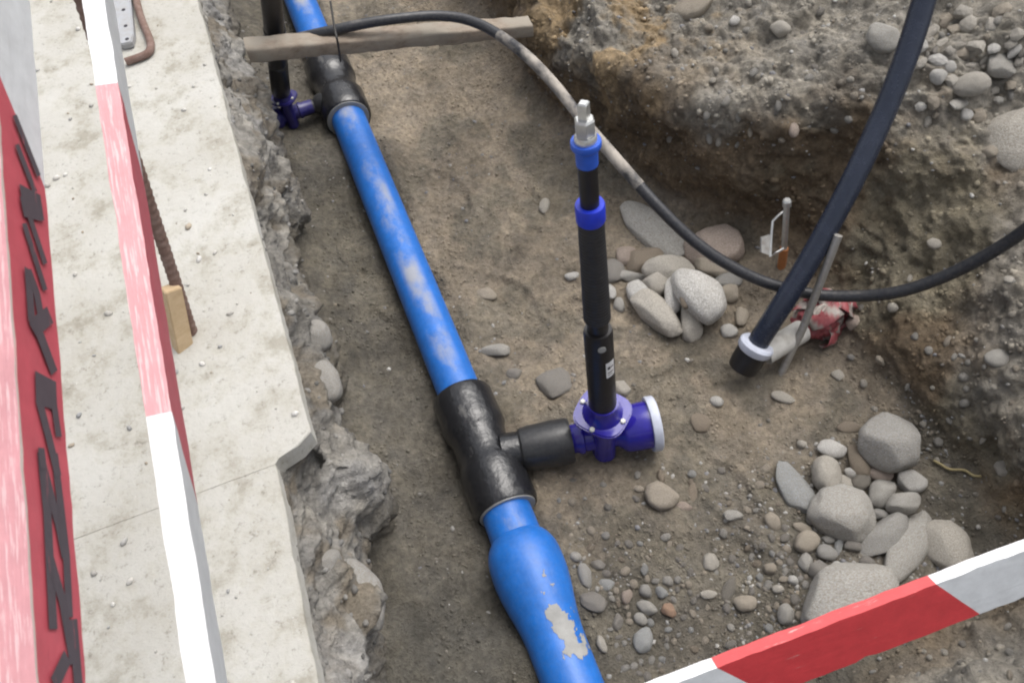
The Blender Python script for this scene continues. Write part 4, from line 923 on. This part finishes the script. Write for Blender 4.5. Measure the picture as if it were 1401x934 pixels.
STONES = [
 # pile behind the spindle
 (899, 319, 96, 38, 35, 'lgrey', 'long flat light grey stone slanting down under the thin hose', GA, .5, .3),
 (977, 337, 66, 46, 8, 'pink', 'large blocky pinkish stone behind the thin hose', GA, .75, .25),
 (972, 364, 42, 22, 10, 'tan', 'tan stone tucked under the pinkish block below the hose', GA, .8, .3),
 (879, 355, 46, 28, -8, 'brown', 'brown rounded stone under the long flat grey one', GA, .7, .35),
 (865, 378, 32, 12, 0, 'lgrey', 'thin flat pale stone just right of the spindle tube', GA, .7, .3),
 (840, 372, 24, 34, 0, 'dgrey', 'grey-brown stone half hidden by the spindle tube', GA, .7, .35),
 (917, 368, 62, 26, -2, 'cream', 'cream stone bridging the top of the pale ring of stones', GA, .8, .1),
 (895, 388, 32, 25, -20, 'cream', 'cream stone on the upper left of the pale ring', GA, .8, .1),
 (875, 400, 30, 26, 10, 'white', 'whitish knob at the far left of the pale pile', GA, .8, .2),
 (897, 428, 68, 33, 42, 'cream', 'long cream stone slanting along the lower left of the pale pile', GA, .8, .2),
 (921, 402, 40, 24, 95, 'white', 'whitish upright stone left of the hollow in the pale pile', GA, .9, .05),
 (955, 404, 62, 56, 60, 'white', 'largest whitish stone in the middle of the pale pile', GA, .8, .12),
 (945, 409, 24, 22, -50, 'brown', 'brown muddy stone resting on the largest whitish one', GA, .5, .0),
 (945, 440, 40, 30, 80, 'cream', 'cream pinkish stone at the bottom of the pale pile', GA, .85, .2),
 (998, 402, 26, 19, -15, 'tan', 'small tan stone right of the largest whitish stone', GA, .75, .25),
 (995, 384, 34, 15, -8, 'grey', 'flat grey stone below the hose right of the pale pile', GA, .7, .25),
 (996, 453, 22, 15, 5, 'white', 'small white stone left of the white pipe collar', GA, .75, .25),
 (1014, 433, 16, 24, 10, 'tan', 'tan stone just above the white pipe collar', GA, .75, .25),
 (836, 399, 14, 18, 0, 'white', 'small whitish stone touching the right side of the spindle', GA, .8, .25),
 (847, 417, 13, 15, 0, 'lgrey', 'little pale stone below the one touching the spindle', GA, .8, .25),
 (856, 350, 20, 26, 60, 'pink', 'reddish brown stone behind the spindle near the flat grey stone', GA, .7, .4),
 # floor, upper and middle
 (678, 479, 35, 16, 5, 'lgrey', 'pale oblong stone on the floor right of the long blue pipe', GF, .7, .3),
 (758, 524, 40, 36, -35, 'dgrey', 'flat grey-brown stone left of the valve bonnet', GF, .4, .35),
 (850, 531, 26, 20, 30, 'cream', 'pale stone peeking out behind the valve bonnet', GF, .8, .3),
 (704, 512, 20, 14, 0, 'dgrey', 'small grey stone between the blue pipe and the flat stone', GF, .7, .35),
 (664, 403, 28, 20, 15, 'tan', 'half buried tan stone beside the middle of the blue pipe', GF, .5, .45),
 (745, 281, 20, 13, 100, 'cream', 'small upright pale stone left of the upper blue collar', GF, .8, .3),
 (782, 378, 18, 9, -10, 'white', 'small white chip touching the left side of the spindle', GF, .8, .3),
 (980, 549, 17, 13, 0, 'white', 'small white stone on the brown floor below the pipe collar', GF, .8, .3),
 (1072, 543, 30, 14, 15, 'cream', 'pale oblong stone on bare floor below the steel rod foot', GF, .6, .35),
 (905, 677, 42, 37, 0, 'tan', 'round tan cobble in front of the valve end cap', GF, .85, .25),
 (904, 651, 11, 17, 0, 'brown', 'little brown stone behind the round tan cobble', GF, .9, .3),
 (936, 694, 21, 14, 10, 'pink', 'small pinkish stone right of the round tan cobble', GF, .7, .35),
 (948, 676, 26, 15, 100, 'brown', 'brown sunken stone right of the round tan cobble', GF, .4, .42),
 (874, 668, 15, 9, 15, 'tan', 'thin tan chip left of the round tan cobble', GF, .7, .3),
 (1001, 705, 27, 17, -5, 'lgrey', 'pale grey stone alone between the tan cobble and the long bluish stone', GF, .7, .3),
 (971, 769, 24, 23, 20, 'cream', 'smooth pale egg-shaped stone alone on the gravel floor', GF, .85, .25),
 (958, 578, 28, 22, 0, 'brown', 'brown sunken stone on the floor right of the end cap', GF, .4, .42),
 (1058, 713, 21, 22, 0, 'tan', 'tan pebble left of the long bluish stone', GF, .85, .25),
 (801, 787, 30, 18, 72, 'grey', 'grey upright pebble beside the blue reducer bulge', GF, .8, .25),
 (880, 875, 32, 26, 100, 'blue', 'smooth oval bluish pebble on the gravel above the lower board', GF, .75, .2),
 (823, 880, 23, 13, 65, 'cream', 'pale narrow pebble close to the blue pipe at the bottom', GF, .8, .25),
 (885, 832, 28, 18, 25, 'lgrey', 'light grey pebble in the middle of the gravel patch', GF, .8, .25),
 (883, 808, 16, 16, 0, 'grey', 'round grey pebble topmost in the gravel patch cluster', GF, .85, .25),
 (905, 811, 18, 13, 40, 'blue', 'bluish tilted pebble at the upper right of the gravel cluster', GF, .85, .25),
 (914, 834, 22, 17, 35, 'orange', 'orange-brown pebble in the gravel patch', GF, .8, .25),
 (968, 813, 23, 11, -5, 'cream', 'flat whitish pebble between the gravel patch and board', GF, .7, .3),
 (1019, 825, 29, 20, 0, 'tan', 'angular tan-grey stone left of the big stone behind the board', GF, .75, .25),
 (1075, 841, 27, 21, 75, 'lgrey', 'light grey blocky pebble just above the red of the lower board', GF, .85, .2),
 (877, 846, 18, 15, 30, 'lgrey', 'light pebble just under the middle one of the gravel patch', GF, .85, .25),
 (845, 850, 21, 14, 100, 'dgrey', 'dark grey pebble left in the gravel patch', GF, .8, .25),
 (858, 815, 19, 15, 110, 'pink', 'pinkish grey pebble at the upper left of the gravel cluster', GF, .85, .25),
 (787, 761, 15, 13, 0, 'lgrey', 'pale pebble at the right shoulder of the blue reducer', GF, .85, .25),
 (819, 772, 19, 14, 20, 'dgrey', 'dull grey pebble right of the blue reducer shoulder', GF, .7, .3),
 (830, 800, 21, 15, 10, 'blue', 'bluish grey sunken pebble near the blue reducer', GF, .5, .35),
 (811, 822, 33, 26, 25, 'dgrey', 'dark grey flat stone touching the tapering blue pipe', GF, .5, .35),
 (997, 804, 31, 18, 100, 'dark', 'dark sunken stone right of the flat whitish pebble', GF, .45, .4),
 (1053, 777, 16, 14, 0, 'tan', 'small tan pebble left of the stone pile foot', GF, .85, .25),
 (1064, 805, 15, 11, 0, 'cream', 'small pale pebble left of the biggest stone', GF, .85, .25),
 (1085, 793, 13, 11, 0, 'white', 'small white pebble at the upper left of the biggest stone', GF, .85, .25),
 # pile in front
 (1219, 606, 74, 68, 45, 'grey', 'large rounded grey boulder at the top of the front stone pile', GB, .85, .2),
 (1137, 614, 38, 22, 3, 'white', 'bright white oval stone at the top of the front pile', GB, .7, .2),
 (1131, 650, 44, 40, 70, 'cream', 'cream blocky stone below the bright white oval', GB, .85, .2),
 (1175, 629, 40, 34, 80, 'brown', 'dull brown stone between the white oval and the boulder', GB, .7, .3),
 (1087, 669, 74, 37, 57, 'blue', 'long bluish grey stone on the left of the front pile', GB, .6, .2),
 (1152, 701, 82, 66, 5, 'lgrey', 'big flat-topped grey stone in the middle of the front pile', GB, .7, .15),
 (1177, 660, 26, 21, -35, 'dark', 'small dark triangular stone in the middle of the front pile', GB, .8, .05),
 (1155, 661, 32, 18, 20, 'cream', 'cream sliver above the big flat-topped grey stone', GB, .8, .1),
 (1166, 647, 19, 12, 10, 'white', 'small white stone wedged below the brown one', GB, .9, .05),
 (1205, 675, 37, 34, -40, 'lgrey', 'roundish grey stone right of the dark triangular one', GB, .8, .15),
 (1244, 658, 42, 27, 12, 'white', 'white rough stone below the boulder', GB, .8, .2),
 (1207, 648, 34, 16, 5, 'pink', 'flat pinkish stone directly under the boulder', GB, .8, .2),
 (1236, 689, 41, 31, -20, 'lgrey', 'light round stone below the white rough one', GB, .8, .12),
 (1209, 732, 70, 44, -44, 'grey', 'smooth oblong grey stone slanting on the right of the flat-topped one', GB, .7, .12),
 (1244, 742, 112, 50, -62, 'lgrey', 'long pale slab of stone lying on the right of the front pile', GB, .55, .3),
 (1296, 752, 72, 54, 75, 'cream', 'lumpy pale stone at the right end of the front pile by the board', GB, .75, .25),
 (1160, 818, 126, 92, -10, 'lgrey', 'biggest light grey stone partly hidden behind the lower board', GB, .6, .2),
 (1105, 741, 34, 28, -20, 'tan', 'tan rounded stone left under the flat-topped one', GB, .8, .2),
 (1099, 722, 25, 12, 10, 'tan', 'thin tan stone above the tan rounded one', GB, .8, .2),
 (1132, 755, 26, 22, 0, 'grey', 'small grey stone under the flat-topped one', GB, .8, .2),
 (1166, 746, 22, 19, 0, 'dgrey', 'small dull grey stone under the right half of the flat-topped one', GB, .8, .2),
 (1148, 746, 20, 12, 100, 'blue', 'little bluish stone between two grey ones below the flat top', GB, .8, .2),
 (1101, 769, 24, 20, 95, 'lgrey', 'light pebble below the tan rounded stone', GB, .85, .2),
 (1121, 779, 30, 25, 20, 'dgrey', 'grey-brown stone above the left of the biggest stone', GB, .8, .25),
 (1145, 773, 13, 11, 0, 'white', 'tiny bright white pebble above the biggest stone', GB, .9, .1),
 (1202, 703, 23, 14, 0, 'grey', 'little grey stone between three larger ones of the front pile', GB, .8, .15),
 (1133, 738, 19, 10, 0, 'grey', 'small flat grey stone at the lower edge of the flat-topped one', GB, .8, .2),
 (1109, 707, 19, 11, 100, 'grey', 'small grey stone between the bluish and the flat-topped one', GB, .8, .2),
 (1163, 584, 29, 15, -10, 'brown', 'brown stone lying above the bright white oval', GB, .6, .35),
 (1097, 607, 12, 9, 20, 'cream', 'tiny pale stone left of the bright white oval', GB, .8, .25),
 (1186, 768, 20, 15, 10, 'dgrey', 'dull stone above the right of the biggest stone', GB, .8, .25),
 # right bank
 (1209, 50, 42, 34, -15, 'lgrey', 'light grey rock left of the thick pipe on the upper bank', GK, .85, .15),
 (1068, 41, 28, 15, 10, 'cream', 'pale oblong stone high on the bank between hose and pipe', GK, .7, .25),
 (1396, 190, 118, 60, 28, 'cream', 'big pale flat rock at the right border of the bank', GK, .34, .28),
 (1284, 106, 24, 14, 5, 'white', 'white stone on the bank just right of the thick pipe', GK, .75, .25),
 (1328, 116, 48, 21, 0, 'cream', 'flat cream rock between the thick pipe and the right border', GK, .7, .2),
 (1311, 143, 32, 15, -35, 'lgrey', 'tilted grey stone below the flat cream rock', GK, .7, .2),
 (1322, 157, 18, 12, 10, 'white', 'small white stone under the tilted grey one', GK, .8, .25),
 (1300, 91, 16, 12, 0, 'white', 'small white stone above the white one beside the thick pipe', GK, .8, .25),
 (1370, 90, 44, 26, -10, 'lgrey', 'grey rock near the right border above the flat pale rock', GK, .7, .25),
 (1086, 178, 14, 15, 0, 'pink', 'small pinkish stone sticking out of the brown dug face', GK, .9, .3),
 (1005, 29, 13, 9, -30, 'white', 'small white chip high on the left of the bank', GK, .8, .25),
 (948, 8, 56, 26, -5, 'tan', 'large tan clod at the top border of the bank', GK, .7, .25),
 (1356, 207, 22, 13, 10, 'tan', 'tan stone below the big pale rock at the right border', GK, .75, .25),
 (1381, 383, 15, 13, 0, 'cream', 'small pale stone above the right end of the thin hose', GK, .8, .25),
 (1168, 441, 25, 21, 0, 'pink', 'pinkish round stone right of the striped tape', GK, .85, .25),
 (1221, 420, 15, 12, 0, 'cream', 'small pale stone just below the sagging hose', GK, .8, .25),
 (1365, 490, 32, 24, -15, 'lgrey', 'light grey rock in the grey soil near the right border', GK, .75, .25),
 (1279, 333, 19, 13, 0, 'cream', 'small cream stone above the hose on the olive slope', GK, .8, .3),
 (1205, 493, 18, 13, 0, 'tan', 'small tan stone on the slope above the boulder', GK, .8, .3),
 (1146, 513, 18, 14, 30, 'cream', 'pale crumbly chip on the floor below the striped tape', GK, .7, .3),
 (1372, 640, 26, 20, 20, 'cream', 'pale stone stuck in the dark side near the right border', GK, .7, .35),
]
for i, s in enumerate(STONES):
    px, py, w, h, a, c, lab, grp, fl, sk = s; lf = 0.058 if 'resting on' in lab else 0.0
    stone(px, py, w, h, a, c, lab, grp, fl * (0.8 if grp == GK else 1), sk + (0.05 if grp == GK else 0), unique=(1000 + i) if max(w, h) > 30 else None, lift=lf)
# cobbles cast into the footing
for px, py, z, r, sc, lab in [(430, 457, .43, .050, (1, 1.1, .9), 'smooth round grey cobble stuck in the footing under the slab edge'), (441, 521, .42, .052, (.85, 1.3, .9), 'long smooth grey cobble stuck in the footing below the round one'),
                              (446, 772, .46, .036, (1.2, .9, .8), 'small pale cobble stuck in the near footing'), (494, 815, .34, .060, (.8, 1.5, .9), 'large pale oblong cobble bulging from the near footing')]:
    o = bpy.data.objects.new('cobble', stone_mesh(int(px), 4, 0.15)); COL.objects.link(o); o.location = at(px, py, z); o.scale = (r * sc[0], r * sc[1], r * sc[2]); o.rotation_euler = (0.2, 0.5, 0.3)
    o.color = (.40, .395, .38, 1); tag(o, lab, 'cobble', 'cobbles stuck in the footing')
# loose pebbles that look alike
r2 = random.Random(11); placed = [(s[0], s[1], max(s[2], s[3]) / 2) for s in STONES]
def free(x, y, r): return all((x - a) ** 2 + (y - b) ** 2 > (r + c) ** 2 * 0.8 for a, b, c in placed)
def on_pipe(x, y):
    ax = 418 + (y - 21) * 0.411 if y < 560 else 640 + (y - 540) * 0.375
    return abs(x - ax) < 62 or (690 < x < 915 and 525 < y < 640)
cnt = 0; tries = 0
while cnt < 110 and tries < 4000:
    tries += 1
    z = r2.random()
    if z < 0.55: x, y = r2.gauss(880, 60), r2.gauss(835, 50)
    elif z < 0.8: x, y = r2.gauss(1075, 28), r2.gauss(770, 45)
    else: x, y = r2.uniform(680, 1150), r2.uniform(640, 930)
    if y > 932 or y < 630 or on_pipe(x, y) or y > 950 - (x - 890) * 0.385 - 22: continue
    w = r2.uniform(8, 15)
    if not free(x, y, w / 2): continue
    placed.append((x, y, w / 2)); cnt += 1
    stone(x, y, w, w * r2.uniform(.65, .95), r2.uniform(0, 180), r2.choice(['grey', 'dgrey', 'tan', 'lgrey', 'brown', 'tan', 'dgrey', 'blue', 'grey']), 'small rounded pebble among the loose gravel on the near trench floor', 'loose pebbles on the near trench floor', .62, .42, name='pebble')
cnt = 0; tries = 0
while cnt < 90 and tries < 4000:
    tries += 1
    z = r2.random()
    if z < 0.4: x, y = r2.uniform(900, 1400), r2.uniform(0, 200)
    elif z < 0.75: x, y = r2.uniform(1150, 1400), r2.uniform(380, 720)
    else: x, y = r2.uniform(1150, 1400), r2.uniform(850, 934)
    if not free(x, y, 8) or (z > .75 and y < 950 - (x - 1104) * 0.37 ): continue
    w = r2.uniform(7, 14); placed.append((x, y, w / 2)); cnt += 1
    stone(x, y, w, w * r2.uniform(.6, .9), r2.uniform(0, 180), r2.choice(['grey', 'lgrey', 'cream', 'lgrey', 'tan', 'cream', 'dgrey']), 'small pale stone bedded in the grey soil of the right bank', 'small stones bedded in the right bank', .8, .4, name='pebble')

cnt = 0; tries = 0; RUB = [stone_mesh(400 + k, 2, 1.5) for k in range(6)]
for me in RUB: me.set_sharp_from_angle(angle=math.radians(14))
while cnt < 32 and tries < 4000:
    tries += 1; x, y = r2.gauss(1335, 45), r2.gauss(105, 45)
    if x > 1400 or x < 1245 or y < 5 or y > 175: continue
    w = r2.uniform(9, 24)
    if not free(x, y, w * 0.35): continue
    placed.append((x, y, w / 2)); cnt += 1
    o = stone(x, y, w, w * r2.uniform(.5, .85), r2.uniform(-40, 40), r2.choice(['cream', 'lgrey', 'white', 'cream', 'tan']), 'pale angular piece of rubble on the bank right of the thick pipe', 'pale rubble on the upper right bank', .7, .42, name='rubble_piece'); o.data = RUB[cnt % 6]
# ------------------------------------------------------------------ gravel and crumbs too small to count
def scatter(name, label, cat, P, N, R, cols, seed, flat=0.7):
    bm = bmesh.new(); bmesh.ops.create_icosphere(bm, subdivisions=1, radius=1); bm.verts.ensure_lookup_table()
    B = np.array([v.co[:] for v in bm.verts]); Fq = np.array([[v.index for v in f.verts] for f in bm.faces]); bm.free()
    g = np.random.default_rng(seed); n = len(P); nb = len(B)
    S = R[:, None] * np.stack([g.uniform(.8, 1.4, n), g.uniform(.65, 1.05, n), g.uniform(.45, .85, n) * flat / 0.7], 1)
    V = B[None] * (1 + g.uniform(-.22, .22, (n, nb, 1))) * S[:, None, :]
    a = g.uniform(0, 6.28, n); ca, sa = np.cos(a)[:, None], np.sin(a)[:, None]
    V = np.stack([V[..., 0] * ca - V[..., 1] * sa, V[..., 0] * sa + V[..., 1] * ca, V[..., 2]], -1)
    V = V + P[:, None, :]
    q = (Fq[None] + (np.arange(n) * nb)[:, None, None]).reshape(-1, 3)
    c = np.repeat(cols, nb, 0)
    me = quad_mesh(name, V.reshape(-1, 3), q, c, 3)
    o = new_obj(name, me, M_GRAVEL); o['kind'] = 'stuff'; return tag(o, label, cat)
x, y, z = TV.T
wgt = np.full(len(TV), 0.10) * ((x > -0.15) & (x < 2.3) & (y > -0.2) & (y < 3.6))
near = sstep(0.95, 0.5, y) * (x > 0.2) * (1 - TW); wgt = wgt + near * 1.0
wgt = wgt * (0.25 + 1.5 * sstep(-0.2, 0.6, fbm(TV, 0.25, 3, 0.5, 301))) + 0.10 * TW * sstep(0.25, 0.5, z) * (x < 2.3)
wgt = np.clip(wgt, 0, None); wgt /= wgt.sum()
n = 7500; idx = rng.choice(len(TV), n, p=wgt); R = 0.0022 + 0.0065 * rng.random(n) ** 3.4
pal = np.array([[.24, .24, .235], [.30, .29, .27], [.20, .19, .175], [.18, .155, .125], [.23, .20, .16], [.40, .39, .37], [.21, .21, .22], [.17, .155, .135]])
scatter('gravel', 'fine gravel and grit strewn over the trench soil', 'gravel', TV[idx] + rng.normal(0, .002, (n, 3)) * [1, 1, 0] + np.stack([0 * R, 0 * R, -R * 0.2], 1), None, R, pal[rng.integers(0, 8, n)] * rng.uniform(.75, 1.15, (n, 1)), 3)
# clods of the same soil on the dug faces and the bank
w2 = TW * ((x < 2.4) & (y > -0.2) & (y < 3.4)) * (0.3 + sstep(0, .6, fbm(TV, 0.2, 3, .5, 311))); w2 = w2 / w2.sum(); n = 5000
idx = rng.choice(len(TV), n, p=w2); R = 0.004 + 0.009 * rng.random(n) ** 3
scatter('soil_clods', 'crumbly clods of earth on the dug trench side and bank', 'soil', TV[idx] - TN[idx] * (R * 0.45)[:, None], None, R, np.clip(TC[idx], .02, 1) * rng.uniform(.85, 1.3, (n, 1)), 5, 0.9)
# crumbs of the floor's own soil
w3 = (1 - TW) * ((x > -0.15) & (x < 1.5) & (y > 0.1) & (y < 3.3)) * (0.35 + sstep(-0.3, .5, fbm(TV, 0.15, 3, .5, 331))) * np.where(y < 2.4, 0.7, 1.0); w3 = w3 / w3.sum(); n = 24000
idx = rng.choice(len(TV), n, p=w3); R = 0.0013 + 0.0048 * rng.random(n) ** 3
scatter('soil_crumbs', 'fine crumbs of moist earth covering the trench floor', 'soil', TV[idx] + rng.normal(0, .003, (n, 3)) * [1, 1, 0], None, R, np.clip(TC[idx], .02, 1) * rng.uniform(.88, 1.2, (n, 1)), 15, 0.8)
# crumbs on the slab
n = 420; sx_ = rng.uniform(-1.0, -0.2, n); sy_ = rng.uniform(0.3, 3.2, n); k = sx_ < slab_edge(sy_) - 0.02; sx_, sy_ = sx_[k], sy_[k]; n = len(sx_)
R = 0.0015 + 0.0085 * rng.random(n) ** 4
scatter('slab_crumbs', 'crumbs of dry soil and chips scattered on the pale slab', 'soil', np.stack([sx_, sy_, SLAB_Z + R * 0.2], 1), None, R, pal[rng.choice([0, 1, 4, 5, 1, 5], n)] * rng.uniform(1.15, 1.6, (n, 1)), 8)
# crumbs along the footing
m_ = (FV[:, 2] > 0.12) & (FV[:, 1] > 0.3) & (FV[:, 1] < 3.2); ii = np.where(m_)[0]; idx = rng.choice(ii, 900); n = len(idx); R = 0.002 + 0.009 * rng.random(n) ** 3
scatter('footing_grit', 'grit and small lumps stuck on the rough footing', 'soil', FV[idx], None, R, np.array([[.19, .185, .175]]) * rng.uniform(.5, 1.4, (n, 1)), 9)
